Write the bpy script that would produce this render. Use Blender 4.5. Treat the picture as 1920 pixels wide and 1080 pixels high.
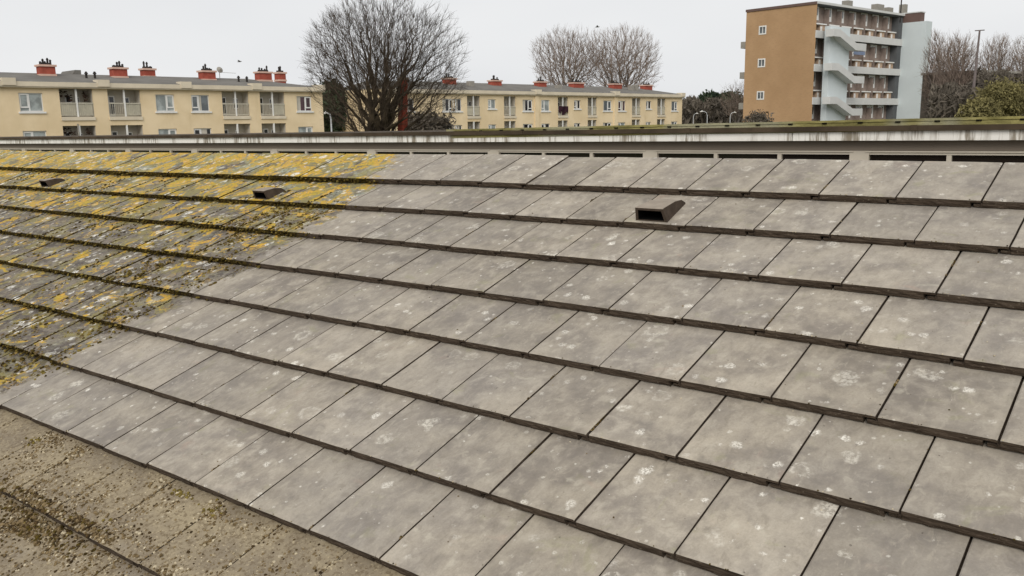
import bpy, bmesh, math, random
import numpy as np
from mathutils import Vector, Matrix, noise
R_ = math.radians
SC = bpy.context.scene
COL = SC.collection
for o in list(bpy.data.objects): bpy.data.objects.remove(o)

# ------------------------------------------------------------------ camera
FPX = 1640.0                       # focal length in pixels of a 1920 wide frame
H = 5.3                            # eye height above the ground
W = Matrix(((0.7825999883, 0.1059159754, -0.6134485018),
            (0.6223794257, -0.1544226126, 0.7673314194),
            (-0.0134576646, -0.9823112861, -0.1867710588)))   # camera axes (right, down, forward) in the world
CAM = Vector((0, 0, H))
cam = bpy.data.objects.new('camera', bpy.data.cameras.new('camera'))
COL.objects.link(cam); SC.camera = cam
cam.data.sensor_width = 36; cam.data.lens = 36 * FPX / 1920
cam.data.clip_start = .05; cam.data.clip_end = 3000
rt, up, bk = W @ Vector((1, 0, 0)), W @ Vector((0, -1, 0)), W @ Vector((0, 0, -1))
m4 = Matrix.Identity(4)
for i in range(3):
    m4[i][0], m4[i][1], m4[i][2], m4[i][3] = rt[i], up[i], bk[i], CAM[i]
cam.matrix_world = m4
SC.render.resolution_x = 1920; SC.render.resolution_y = 1080

# ------------------------------------------------------------------ world, sun, exposure
SUN_EL, SUN_AZ = R_(38), R_(152)     # soft light from behind the camera
wd = bpy.data.worlds.new('World'); SC.world = wd; wd.use_nodes = True
nt = wd.node_tree; N = nt.nodes; L = nt.links
bg = N['Background']
sky = N.new('ShaderNodeTexSky'); sky.sky_type = 'NISHITA'; sky.sun_disc = False
sky.sun_elevation = SUN_EL; sky.sun_rotation = SUN_AZ
hs = N.new('ShaderNodeHueSaturation'); hs.inputs['Saturation'].default_value = .12; hs.inputs['Value'].default_value = .55
L.new(sky.outputs[0], hs.inputs['Color'])
tcw = N.new('ShaderNodeTexCoord'); mpw = N.new('ShaderNodeMapping'); mpw.inputs['Scale'].default_value = (1, 1, 3.5)
nzw = N.new('ShaderNodeTexNoise'); nzw.inputs['Scale'].default_value = 1.6; nzw.inputs['Detail'].default_value = 3
L.new(tcw.outputs['Generated'], mpw.inputs[0]); L.new(mpw.outputs[0], nzw.inputs['Vector'])
rpw = N.new('ShaderNodeValToRGB'); cr = rpw.color_ramp
cr.elements[0].position = .3; cr.elements[0].color = (7.1, 7.25, 7.45, 1)
cr.elements[1].position = .7; cr.elements[1].color = (8.3, 8.35, 8.4, 1)
L.new(nzw.outputs['Fac'], rpw.inputs[0])
mxw = N.new('ShaderNodeMixRGB'); mxw.inputs[0].default_value = .88
L.new(hs.outputs[0], mxw.inputs[1]); L.new(rpw.outputs[0], mxw.inputs[2])
L.new(mxw.outputs[0], bg.inputs['Color']); bg.inputs['Strength'].default_value = .0985
sl = bpy.data.lights.new('sun', 'SUN'); sl.energy = 1.5; sl.angle = R_(35); sl.color = (1, .95, .87)
sun = bpy.data.objects.new('sun', sl); COL.objects.link(sun)
sd = Vector((math.sin(SUN_AZ) * math.cos(SUN_EL), math.cos(SUN_AZ) * math.cos(SUN_EL), math.sin(SUN_EL)))
sun.rotation_euler = sd.to_track_quat('Z', 'Y').to_euler()
vs = SC.view_settings; vs.view_transform = 'Standard'; vs.look = 'None'; vs.exposure = .19; vs.gamma = 1
vs.use_curve_mapping = False

# ------------------------------------------------------------------ helpers
def ray(px, py): return W @ Vector(((px - 960) / FPX, (py - 540) / FPX, 1))
def horizon_y(px):
    x = (px - 960) / FPX
    return 540 + FPX * (-(W[2][0] * x + W[2][2]) / W[2][1])
def at_depth(px, z, py=None):       # world point z metres deep along a picture ray
    return CAM + ray(px, horizon_y(px) if py is None else py) * z
class Frame:                        # a facade: x along it, y into the building, z up from the ground
    def __init__(s, a, b):
        s.o = Vector((a.x, a.y, 0)); d = Vector((b.x - a.x, b.y - a.y, 0)); s.len = d.length
        s.x = d.normalized(); s.y = Vector((-s.x.y, s.x.x, 0))
    def hit(s, px, py, dep=0.0):
        d = ray(px, py); o = s.o + s.y * dep
        t = (o - CAM).dot(s.y) / d.dot(s.y); p = CAM + d * t - s.o
        return p.dot(s.x), p.z
    def X(s, px, py=210, dep=0.0): return s.hit(px, py, dep)[0]
    def Z(s, px, py, dep=0.0): return s.hit(px, py, dep)[1]
    def mat(s):
        m = Matrix.Identity(4)
        for i in range(3): m[i][0], m[i][1], m[i][2], m[i][3] = s.x[i], s.y[i], (0, 0, 1)[i], s.o[i]
        return m
    def world(s, x, y, z=0): return s.o + s.x * x + s.y * y + Vector((0, 0, z))

def tag(o, label=None, cat=None, group=None, kind=None):
    if label: o['label'] = label
    if cat: o['category'] = cat
    if group: o['group'] = group
    if kind: o['kind'] = kind
    return o
def empty(name, m=None, label=None, cat=None, group=None):
    o = bpy.data.objects.new(name, None); COL.objects.link(o)
    if m is not None: o.matrix_world = m
    return tag(o, label, cat, group)
class MB:
    def __init__(s): s.v = []; s.f = []; s.m = []
    def face(s, pts, mi=0):
        n = len(s.v); s.v += [tuple(p) for p in pts]; s.f.append(tuple(range(n, n + len(pts)))); s.m.append(mi); return s
    def box(s, x0, x1, y0, y1, z0, z1, mi=0):
        n = len(s.v)
        s.v += [(x0, y0, z0), (x1, y0, z0), (x1, y1, z0), (x0, y1, z0), (x0, y0, z1), (x1, y0, z1), (x1, y1, z1), (x0, y1, z1)]
        for q in ((0, 3, 2, 1), (4, 5, 6, 7), (0, 1, 5, 4), (1, 2, 6, 5), (2, 3, 7, 6), (3, 0, 4, 7)):
            s.f.append(tuple(n + i for i in q)); s.m.append(mi)
        return s
    def prism(s, poly, y0, y1, mi=0):        # polygon in x,z pushed along y
        n = len(s.v); k = len(poly)
        s.v += [(x, y0, z) for x, z in poly] + [(x, y1, z) for x, z in poly]
        s.f.append(tuple(range(n, n + k))); s.m.append(mi)
        s.f.append(tuple(range(n + 2 * k - 1, n + k - 1, -1))); s.m.append(mi)
        for i in range(k):
            j = (i + 1) % k; s.f.append((n + i, n + k + i, n + k + j, n + j)); s.m.append(mi)
        return s
    def tube(s, pts, rad, sides=6, mi=0, cap=True):
        n0 = len(s.v); k = len(pts)
        for i, p in enumerate(pts):
            p = Vector(p); a = Vector(pts[max(i - 1, 0)]); b = Vector(pts[min(i + 1, k - 1)])
            d = (b - a); d = d.normalized() if d.length > 1e-9 else Vector((0, 0, 1))
            u = d.orthogonal().normalized() if abs(d.z) > .9 else d.cross(Vector((0, 0, 1))).normalized()
            w = d.cross(u); r = rad[i] if hasattr(rad, '__len__') else rad
            for j in range(sides):
                t = 2 * math.pi * j / sides
                s.v.append(tuple(p + u * (math.cos(t) * r) + w * (math.sin(t) * r)))
        for i in range(k - 1):
            for j in range(sides):
                a = n0 + i * sides + j; b = n0 + i * sides + (j + 1) % sides
                s.f.append((a, b, b + sides, a + sides)); s.m.append(mi)
        if cap:
            s.f.append(tuple(n0 + j for j in reversed(range(sides)))); s.m.append(mi)
            s.f.append(tuple(n0 + (k - 1) * sides + j for j in range(sides))); s.m.append(mi)
        return s
    def build(s, name, mats, parent=None, smooth=False):
        me = bpy.data.meshes.new(name); me.from_pydata(s.v, [], s.f)
        if not isinstance(mats, (list, tuple)): mats = [mats]
        for m in mats: me.materials.append(m)
        if len(mats) > 1: me.polygons.foreach_set('material_index', s.m)
        me.update()
        if smooth: me.shade_smooth()
        o = bpy.data.objects.new(name, me); COL.objects.link(o)
        if parent: o.parent = parent
        return o

# ------------------------------------------------------------------ materials
def srgb(r, g, b):
    f = lambda c: ((c / 255 + .055) / 1.055) ** 2.4 if c > 10 else c / 255 / 12.92
    return (f(r), f(g), f(b), 1)
class Mt:
    def __init__(s, name, rough=.8, spec=.3):
        s.m = bpy.data.materials.new(name); s.m.use_nodes = True
        s.t = s.m.node_tree; s.b = s.t.nodes['Principled BSDF']
        s.b.inputs['Roughness'].default_value = rough; s.b.inputs['Specular IOR Level'].default_value = spec
        s.co = s.t.nodes.new('ShaderNodeTexCoord').outputs['Object']
    def n(s, k): return s.t.nodes.new(k)
    def l(s, a, b): s.t.links.new(a, b)
    def put(s, sock, v):
        if isinstance(v, bpy.types.NodeSocket): s.l(v, sock)
        elif isinstance(v, (tuple, list)) and len(v) == 3 and sock.type == 'RGBA': sock.default_value = (*v, 1)
        else: sock.default_value = v
    def noise(s, scale, det=4, rough=.55, vec=None, dist=0, col=False):
        n = s.n('ShaderNodeTexNoise'); n.inputs['Scale'].default_value = scale; n.inputs['Detail'].default_value = det
        n.inputs['Roughness'].default_value = rough; n.inputs['Distortion'].default_value = dist
        s.l(vec or s.co, n.inputs['Vector']); return n.outputs['Color' if col else 'Fac']
    def vor(s, scale, vec=None, rnd=1):
        n = s.n('ShaderNodeTexVoronoi'); n.inputs['Scale'].default_value = scale; n.inputs['Randomness'].default_value = rnd
        s.l(vec or s.co, n.inputs['Vector']); return n.outputs['Distance'], n.outputs['Color']
    def rng(s, v, a, b, c=0, d=1, smooth=True):
        n = s.n('ShaderNodeMapRange'); n.interpolation_type = 'SMOOTHSTEP' if smooth else 'LINEAR'
        s.l(v, n.inputs['Value'])
        for k, x in (('From Min', a), ('From Max', b), ('To Min', c), ('To Max', d)):
            s.put(n.inputs[k], x)
        return n.outputs['Result']
    def math(s, op, a, b=None, c=None):
        n = s.n('ShaderNodeMath'); n.operation = op
        s.put(n.inputs[0], a)
        if b is not None: s.put(n.inputs[1], b)
        if c is not None: s.put(n.inputs[2], c)
        return n.outputs[0]
    def mix(s, f, a, b, mode='MIX'):
        n = s.n('ShaderNodeMixRGB'); n.blend_type = mode
        s.put(n.inputs[0], f); s.put(n.inputs[1], a); s.put(n.inputs[2], b); return n.outputs[0]
    def map(s, scale=(1, 1, 1), loc=(0, 0, 0), vec=None):
        n = s.n('ShaderNodeMapping'); n.inputs['Scale'].default_value = scale; n.inputs['Location'].default_value = loc
        s.l(vec or s.co, n.inputs[0]); return n.outputs[0]
    def warp(s, vec, scale, amt):
        c = s.noise(scale, 3, .6, vec, col=True)
        v = s.n('ShaderNodeVectorMath'); v.operation = 'MULTIPLY_ADD'
        s.l(c, v.inputs[0]); v.inputs[1].default_value = (amt,) * 3; s.l(vec, v.inputs[2]); return v.outputs[0]
    def attr(s, name):
        n = s.n('ShaderNodeAttribute'); n.attribute_name = name; return n.outputs['Fac']
    def sep(s, vec=None):
        n = s.n('ShaderNodeSeparateXYZ'); s.l(vec or s.co, n.inputs[0]); return n.outputs
    def col(s, v): s.put(s.b.inputs['Base Color'], v); return s
    def bump(s, h, strength=.5, dist=.01):
        n = s.n('ShaderNodeBump'); n.inputs['Strength'].default_value = strength; n.inputs['Distance'].default_value = dist
        s.l(h, n.inputs['Height']); s.l(n.outputs[0], s.b.inputs['Normal']); return s
def simple(name, c, var=.12, scale=2.0, rough=.8, spec=.3, metal=0, bump=0):
    m = Mt(name, rough, spec); n = m.noise(scale, 5, .6)
    c = tuple(c[:3])
    m.col(m.mix(m.rng(n, .3, .7), tuple(x * (1 - var) for x in c), tuple(min(1, x * (1 + var)) for x in c)))
    m.b.inputs['Metallic'].default_value = metal
    if bump: m.bump(m.noise(scale * 12, 3), bump, .01)
    return m.m

def tile_material():
    m = Mt('weathered_concrete_tile', .86, .25)
    co = m.co; rnd = m.attr('rnd'); gr = m.attr('grime'); dust = m.attr('dust')
    # --- cleaned tile: taupe grey with soft mottling
    off = m.n('ShaderNodeCombineXYZ'); m.l(m.math('MULTIPLY', rnd, 37.0), off.inputs[2])
    va = m.n('ShaderNodeVectorMath'); m.l(co, va.inputs[0]); m.l(off.outputs[0], va.inputs[1]); tv = va.outputs[0]
    n1 = m.noise(4.5, 5, .62, tv, .4); n2 = m.noise(14, 5, .6, tv, .3); n3 = m.noise(160, 3, .6, tv); n0 = m.noise(.9, 2)
    c = m.mix(m.rng(n1, .30, .70), srgb(134, 126, 117), srgb(174, 164, 148))
    c = m.mix(m.math('MULTIPLY', m.rng(n2, .45, .72), .75), c, srgb(182, 173, 158))
    c = m.mix(m.math('MULTIPLY', m.rng(n2, .46, .22), .6), c, srgb(118, 112, 104))
    c = m.mix(m.math('MULTIPLY', m.rng(n0, .35, .6), .28), c, srgb(150, 145, 141))
    bl = m.noise(8, 4, .6, m.map(loc=(7, 3, 1), vec=tv), .6)
    c = m.mix(m.math('MULTIPLY', m.rng(bl, .6, .72), .35), c, srgb(150, 148, 112))
    bl2 = m.noise(7, 4, .6, m.map(loc=(1, 9, 4), vec=tv), .6)
    c = m.mix(m.math('MULTIPLY', m.rng(bl2, .64, .76), .22), c, srgb(183, 152, 135))
    tint = m.rng(rnd, 0, 1, .84, 1.08, False)
    tv3 = m.n('ShaderNodeCombineXYZ')
    for i in range(3): m.l(tint, tv3.inputs[i])
    c = m.mix(1.0, c, tv3.outputs[0], 'MULTIPLY')
    c = m.mix(m.math('MULTIPLY', m.rng(n3, .35, .65), .16), c, srgb(112, 105, 96))
    n4 = m.noise(38, 5, .7, m.map((1, .55, 1), vec=tv), .6)
    c = m.mix(m.math('MULTIPLY', m.rng(n4, .5, .68), .38), c, srgb(124, 116, 104)); c = m.mix(m.math('MULTIPLY', m.rng(n4, .48, .32), .30), c, srgb(188, 179, 162))
    ns = m.noise(11, 4, .65, m.map((1, .16, 1), vec=tv), .5)
    c = m.mix(m.math('MULTIPLY', m.rng(ns, .52, .72), .30), c, srgb(126, 118, 110)); c = m.mix(m.math('MULTIPLY', m.rng(ns, .46, .30), .22), c, srgb(184, 174, 158))
    # --- white lichen: blotches with rings, every size
    def spots(scale, dens, rmax, loc, wamt, ring=False):
        v = m.warp(m.warp(m.map(loc=loc), scale * 2.2, wamt / scale), scale * 7, wamt * .45 / scale)
        d, cc = m.vor(scale, v); s = m.sep(cc)
        keep = m.math('LESS_THAN', s[0], dens)
        r = m.math('MULTIPLY', m.math('POWER', s[1], 2.4), rmax * 1.25)
        r = m.math('ADD', r, rmax * .22)
        e = m.math('DIVIDE', d, r)
        f = m.rng(e, 1.1, .55)
        if ring:
            f = m.math('MULTIPLY', f, m.math('MAXIMUM', m.rng(e, .35, .8), m.rng(s[2], .25, .6, .15, 1)))
        f = m.math('MULTIPLY', f, m.rng(m.noise(scale * 7, 4, .75), .40, .58, .08, 1))
        return m.math('MULTIPLY', f, keep)
    patch = m.rng(m.noise(1.3, 2, .5, m.map(loc=(3, 3, 3))), .32, .54, .3, 1)
    big = m.math('MULTIPLY', spots(10, .34, .36, (0, 0, 0), .5, True), m.math('MULTIPLY', patch, .85))
    mid = m.math('MULTIPLY', spots(24, .26, .38, (5, 1, 2), .6), m.math('MULTIPLY', patch, 1.0))
    sml = m.math('MULTIPLY', spots(54, .08, .34, (2, 8, 3), .3), m.math('MULTIPLY', patch, 1.0))
    c = m.mix(big, c, srgb(214, 208, 195)); c = m.mix(m.math('MULTIPLY', mid, m.rng(m.noise(3.3, 2), .35, .6, .45, 1)), c, srgb(228, 223, 212)); c = m.mix(m.math('MULTIPLY', sml, .8), c, srgb(222, 217, 205))
    soft = m.math('MULTIPLY', m.rng(m.noise(17, 3, .5, m.map(loc=(9, 9, 0)), .5), .64, .78), .4)
    c = m.mix(soft, c, srgb(196, 189, 172))
    dk = m.math('MULTIPLY', spots(75, .035, .22, (1, 2, 9), .4), .9)
    c = m.mix(dk, c, srgb(62, 54, 46))
    # --- never-cleaned tile: dark grey, covered in yellow, white and mint lichen
    g = m.mix(m.rng(m.noise(6, 5, .65, None, .5), .3, .7), srgb(84, 78, 74), srgb(132, 122, 112))
    g = m.mix(m.math('MULTIPLY', m.rng(m.noise(24, 5, .75), .47, .60), .65), g, srgb(144, 137, 116)); g = m.mix(m.math('MULTIPLY', m.rng(m.noise(40, 5, .8), .50, .40), .55), g, srgb(66, 58, 46))
    sp = m.sep()
    upf = m.rng(sp[1], -1.5, -.2)                       # the yellow carpet is denser near the ridge
    mint = m.rng(m.math('ADD', m.noise(4, 4, .6, m.map(loc=(4, 4, 4)), .4), m.math('MULTIPLY', upf, .06)), .53, .62)
    mint = m.math('MULTIPLY', mint, m.rng(m.noise(46, 3, .7), .36, .56))
    g = m.mix(m.math('MULTIPLY', mint, m.rng(sp[1], -.9, -.2, .15, .8)), g, srgb(168, 174, 156))
    ol = m.rng(m.math('ADD', m.noise(5.5, 5, .66, m.map(loc=(2, 0, 6)), .7), m.math('MULTIPLY', upf, .09)), .50, .62)
    ol = m.math('MULTIPLY', ol, m.rng(m.noise(55, 4, .7), .33, .52))
    g = m.mix(m.math('MULTIPLY', ol, .8), g, srgb(140, 130, 80))
    yb = m.math('ADD', m.noise(7.5, 6, .68, m.map(loc=(6, 2, 1)), .9), m.math('MULTIPLY', upf, .085))
    ye = m.math('MULTIPLY', m.rng(yb, .555, .605), m.rng(m.noise(60, 4, .75), .38, .52, .1, 1))
    yc = m.mix(m.rng(m.noise(16, 3, .6), .35, .65), srgb(182, 156, 44), srgb(210, 164, 62))
    g = m.mix(m.math('MULTIPLY', ye, .92), g, yc)
    rg = spots(9, .45, .40, (3, 7, 1), .5, True)
    g = m.mix(m.math('MULTIPLY', rg, .8), g, srgb(196, 160, 70))
    wp = m.rng(m.noise(2.2, 2, .5, m.map(loc=(8, 3, 3))), .34, .55, .35, 1)
    g = m.mix(m.math('MULTIPLY', spots(13, .5, .38, (1, 4, 8), .6), wp), g, srgb(226, 223, 214))
    g = m.mix(m.math('MULTIPLY', spots(28, .5, .42, (4, 4, 1), .5), wp), g, srgb(226, 222, 212))
    g = m.mix(m.math('MULTIPLY', spots(34, .22, .38, (9, 1, 5), .7), .9), g, srgb(56, 46, 34))
    edge = m.math('ADD', gr, m.math('MULTIPLY', m.math('SUBTRACT', m.noise(5.5, 6, .75, None, .5), .5), 1.7))
    edge = m.rng(edge, .40, .60)
    c = m.mix(edge, c, g)
    # --- rows below the cleaned part: beige brown dust and crumbs
    b = m.mix(m.rng(m.noise(5, 5, .65, None, .4), .3, .7), srgb(126, 114, 96), srgb(156, 142, 115))
    b = m.mix(m.math('MULTIPLY', m.rng(m.noise(60, 4, .7), .48, .62), .7), b, srgb(98, 82, 58))
    b = m.mix(m.math('MULTIPLY', m.rng(m.noise(90, 3, .7, m.map(loc=(2, 2, 2))), .58, .68), .6), b, srgb(196, 180, 146))
    b = m.mix(m.math('MULTIPLY', spots(38, .2, .26, (7, 7, 2), .5), .6), b, srgb(208, 198, 176))
    de = m.rng(m.math('ADD', dust, m.math('MULTIPLY', m.math('SUBTRACT', m.noise(3.2, 5, .7), .5), 1.3)), .35, .7)
    c = m.mix(m.math('MULTIPLY', de, .92), c, b)
    m.col(c)
    hgt = m.math('ADD', m.noise(45, 5, .7), m.math('MULTIPLY', m.math('MULTIPLY', edge, m.noise(120, 4, .75)), 1.6))
    m.bump(hgt, .35, .004)
    return m.m
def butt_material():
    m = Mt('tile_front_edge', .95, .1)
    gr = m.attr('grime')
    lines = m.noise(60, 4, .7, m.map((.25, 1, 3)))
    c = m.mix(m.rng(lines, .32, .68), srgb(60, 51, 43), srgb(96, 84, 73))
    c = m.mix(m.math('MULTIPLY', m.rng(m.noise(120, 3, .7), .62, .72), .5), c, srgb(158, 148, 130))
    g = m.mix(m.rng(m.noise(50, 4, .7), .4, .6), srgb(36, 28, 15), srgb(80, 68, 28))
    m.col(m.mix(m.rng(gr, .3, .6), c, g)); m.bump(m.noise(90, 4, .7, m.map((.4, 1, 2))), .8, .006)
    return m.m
M = {}
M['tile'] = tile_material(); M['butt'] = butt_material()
M['under'] = simple('dark_underlay', (.012, .011, .010), rough=1, spec=0)
def moss_mat(name, a, b, sc=40):
    m = Mt(name, 1, .05); m.col(m.mix(m.rng(m.noise(sc, 3, .7), .35, .65), srgb(*a)[:3], srgb(*b)[:3])); return m.m
M['moss_dark'] = moss_mat('dark_moss', (46, 36, 20), (92, 78, 36))
M['moss_olive'] = moss_mat('olive_moss', (88, 76, 38), (132, 116, 62))
M['crumb'] = moss_mat('dry_moss_crumb', (84, 70, 48), (134, 116, 86))
M['crumb_dark'] = moss_mat('damp_moss_crumb', (50, 40, 28), (84, 68, 44))
M['crumb_pale'] = moss_mat('pale_grit', (150, 136, 110), (198, 186, 160))
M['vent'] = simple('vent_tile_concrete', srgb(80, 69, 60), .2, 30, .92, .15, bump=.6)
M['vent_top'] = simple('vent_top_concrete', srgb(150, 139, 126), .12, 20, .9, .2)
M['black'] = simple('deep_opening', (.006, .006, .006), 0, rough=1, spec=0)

# ------------------------------------------------------------------ near tiled roof
S = .32                                        # course exposure in metres; roof units below are courses
PITCH = R_(23.046)
ROOF_O = Vector((-.65818, 3.87613, H - .17976))
rm = Matrix.Translation(ROOF_O) @ Matrix.Rotation(PITCH, 4, 'X')      # x along the ridge, y up the slope, z off the roof
house = empty('terraced_house', Matrix.Identity(4), 'near terraced house whose sloping concrete tile roof fills the foreground', 'house')
roof = None
TW = .93383
def bend(u):
    u = max(-30., min(u, 3.)); return .0016772 * u * u + 4.424e-5 * u ** 3
def shift(r): return {5: .0190, 7: .0281}.get(r, .0089 if r % 2 else .4790)
CLEAN = [(-.5, -10.6), (0, -10.43), (1.22, -10.08), (2.05, -9.95), (3.07, -9.99), (4.3, -10.2), (5.33, -10.44), (6.34, -10.88), (7.5, -11.06), (9, -11.1), (20, -11.1)]
def clean_u(r):
    for (a, ua), (b, ub) in zip(CLEAN, CLEAN[1:]):
        if a <= r <= b: return ua + (ub - ua) * (r - a) / (b - a)
    return -11
def grime_at(u, r): return max(0., min(1., .5 + (clean_u(r) - u) * .75))
def dust_at(u, r):
    d = 0
    if r > 8: d = .78 if u > -8 else .95
    elif u < -9.5: d = .25 * min(1, (-9.5 - u)) * max(0, min(1, (r - 4.5) / 3))
    return d
def rtop(u): return .22 if u > -7 else .26 + .03 * min(1, (-7 - u) / 9)
T = .0355                                       # height of a tile's front edge
class TileMesh:
    def __init__(s): s.v = []; s.f = []; s.m = []; s.rnd = []; s.gr = []; s.du = []
    def add(s, p, rnd, u, r):
        s.v.append(p); s.rnd.append(rnd); s.gr.append(grime_at(u, r)); s.du.append(dust_at(u, r)); return len(s.v) - 1
rg = random.Random(7)
tm = TileMesh()
def tile(r, j):
    rnd = rg.random()
    u0 = (j - 1) * TW + shift(r); u1 = j * TW + shift(r)
    gap = (.003 if r > 8 else .0066) + rg.random() * .0034 + (.003 + .006 * rg.random() if u0 < -11 else 0)
    if (r, j) in ((1, -6), (7, -8)): gap = .011      # two joints have opened
    x0, x1 = u0 * S + gap * .5, u1 * S - .0022
    top = 1 + rtop(u0) if r == 1 else 1.16
    dz = rg.gauss(0, .0006); dy = rg.gauss(0, .0022); tilt = rg.gauss(0, .0008); yaw = rg.gauss(0, .0015)
    if r == 1 and j <= -7: dz += .005
    if j < -12: dz += rg.gauss(0, .0022); dy += rg.gauss(0, .003)
    NX, NY = 8, 8
    L_ = top * S; idx = []
    def pos(x, y, z):           # y measured up from the front edge
        u = x / S; xx = x + yaw * y
        return (xx, -(r + bend(u)) * S + dy + y + yaw * (x - x0), z + dz + tilt * (x - x0) / (x1 - x0) - (y / S) * (.0285 if r == 1 else T))
    ys = [0, .005] + [L_ * k / (NY - 1) for k in range(1, NY)]
    xs = [x0, x0 + .004] + [x0 + (x1 - x0) * k / (NX - 1) for k in range(1, NX - 1)] + [x1 - .004, x1]
    for a, y in enumerate(ys):
        row = []
        for b, x in enumerate(xs):
            e = 0
            if a == 0: e -= .0022
            if b in (0, len(xs) - 1): e -= .0022
            n = noise.noise(Vector((x * 9, y * 9 + r * 3.1, j * 1.7))) * .0012
            yj = y + (noise.noise(Vector((x * 55, r * 5.3, 0))) * .0016 + noise.noise(Vector((x * 160, r * 2.3, 4))) * .001 if a < 2 else 0)
            xj = x + (noise.noise(Vector((y * 60, r * 3.3, j * 5.1))) * .0009 if b in (0, 1, len(xs) - 2, len(xs) - 1) else 0)
            row.append(tm.add(pos(xj, yj, e + n), rnd, x / S, r - y / S))
        idx.append(row)
    for a in range(len(ys) - 1):
        for b in range(len(xs) - 1):
            tm.f.append((idx[a][b], idx[a][b + 1], idx[a + 1][b + 1], idx[a + 1][b])); tm.m.append(0)
    # side faces down to the tongue
    for b, sgn in ((0, 1), (len(xs) - 1, -1)):
        lo = []
        for a, y in enumerate(ys):
            v = tm.v[idx[a][b]]; lo.append(tm.add((v[0], v[1], v[2] - .024), rnd, v[0] / S, r))
        for a in range(len(ys) - 1):
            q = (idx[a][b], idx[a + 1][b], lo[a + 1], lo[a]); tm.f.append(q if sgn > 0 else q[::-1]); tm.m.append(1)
    # front edge: full height, but only a lip over the neighbour's tongue at the right end
    lip = .034
    def strip(xa, xb, z_top, z_bot, n, yin=0.0, wob=1.0):
        cols = []
        for k in range(n + 1):
            x = xa + (xb - xa) * k / n; col = []
            for q in range(4):
                t = q / 3; z = z_top + (z_bot - z_top) * t
                w = (noise.noise(Vector((x * 70, r * 4 + q * .8, 3))) * .0032 + noise.noise(Vector((x * 200, q + r, 9))) * .0014) * wob
                yy = yin + (w if q else noise.noise(Vector((x * 55, r * 5.3, 0))) * .0016) + (.002 if q == 3 else 0)
                p = pos(x, yy, z + (noise.noise(Vector((x * 60, r, 7))) * .0014 if q == 3 else 0))
                col.append(tm.add(p, rnd, x / S, r))
            cols.append(col)
        for a, b in zip(cols, cols[1:]):
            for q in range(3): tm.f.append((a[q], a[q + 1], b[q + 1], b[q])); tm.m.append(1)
    strip(x0, x1 - lip, -.0022, -T + .0035, 12)
    strip(x1 - lip, x1, -.0022, -.0130, 3, 0, .5)
    tm.f.append((tm.add(pos(x1 - lip, .001, -.0130), rnd, u1, r), tm.add(pos(x1 - lip, .06, -.0130), rnd, u1, r),
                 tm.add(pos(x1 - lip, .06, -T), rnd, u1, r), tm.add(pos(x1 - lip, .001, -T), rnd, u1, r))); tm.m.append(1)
    # tongue reaching under the left neighbour
    strip(x0 - .030, x0, -.0190, -T + .0035, 3, .0015, .5)
    a = [tm.add(pos(x0 - .030, y, -.0190), rnd, u0, r) for y in (.0015, L_)]
    b = [tm.add(pos(x0 + .001, y, -.0190), rnd, u0, r) for y in (.0015, L_)]
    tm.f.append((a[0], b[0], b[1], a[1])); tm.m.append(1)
for r in range(1, 14):
    lo = -33 if r < 6 else -26
    for j in range(lo, 6): tile(r, j)
me = bpy.data.meshes.new('roof_tiles'); me.from_pydata(tm.v, [], tm.f)
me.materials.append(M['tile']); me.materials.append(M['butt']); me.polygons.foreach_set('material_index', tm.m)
for nm, dat in (('rnd', tm.rnd), ('grime', tm.gr), ('dust', tm.du)):
    me.attributes.new(nm, 'FLOAT', 'POINT').data.foreach_set('value', dat)
me.update()
tiles = bpy.data.objects.new('roof_tiles', me); COL.objects.link(tiles); tiles.parent = house; tiles.matrix_world = rm
tag(tiles, 'interlocking flat concrete tiles, cleaned grey on the right and lichen covered at far left')

XL, XR = -33 * TW * S, 5.5 * TW * S
ul = MB()
ul.box(XL, XR, -13.3 * S, -.3 * S, -.10, -.064)
o = ul.build('roof_underlay', M['under'], house); o.matrix_world = rm
# rear slope and the walls under the roof
brick = Mt('brown_brick', .9, .2)
bt = brick.n('ShaderNodeTexBrick'); bt.inputs['Scale'].default_value = 4.5
for k, v in (('Color1', srgb(120, 92, 74)), ('Color2', srgb(100, 76, 62)), ('Mortar', srgb(150, 142, 130))): bt.inputs[k].default_value = v
bt.inputs['Mortar Size'].default_value = .012
cx = brick.n('ShaderNodeCombineXYZ'); sp_ = brick.sep()
brick.l(brick.math('ADD', sp_[0], sp_[1]), cx.inputs[0]); brick.l(sp_[2], cx.inputs[1]); brick.l(cx.outputs[0], bt.inputs['Vector'])
brick.col(bt.outputs['Color']); M['brick'] = brick.m
RY, RZ = ROOF_O.y, ROOF_O.z
bs = MB(); k = 15 * .32; c_, s_ = math.cos(PITCH), math.sin(PITCH)
x0w, x1w = ROOF_O.x + XL, ROOF_O.x + XR
for q in range(-33, 5):
    ua, ub = q * TW, (q + 1) * TW; xa_, xb_ = ROOF_O.x + ua * S, ROOF_O.x + ub * S
    ya_, yb_ = [RY + (.20 - min(bend(w_), .3) + rtop(w_) - .22) * S * c_ - .01 for w_ in (ua, ub)]
    za_, zb_ = [RZ + (y_ - RY) * s_ / c_ - .048 for y_ in (ya_, yb_)]
    bs.face([(xa_, ya_, za_), (xb_, yb_, zb_), (xb_, RY + k * c_, RZ - k * s_), (xa_, RY + k * c_, RZ - k * s_)])
    bs.face([(xa_, ya_, za_ - .05), (xa_, RY + k * c_, RZ - k * s_ - .08), (xb_, RY + k * c_, RZ - k * s_ - .08), (xb_, yb_, zb_ - .05)])
bs.build('rear_slope', M['butt'], house)
yb, yf = RY + 4.1, RY - 3.7
zb, zf = RZ - 4.1 * s_ / c_ - .16, RZ - 3.7 * s_ / c_ - .18
wl = MB()
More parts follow.
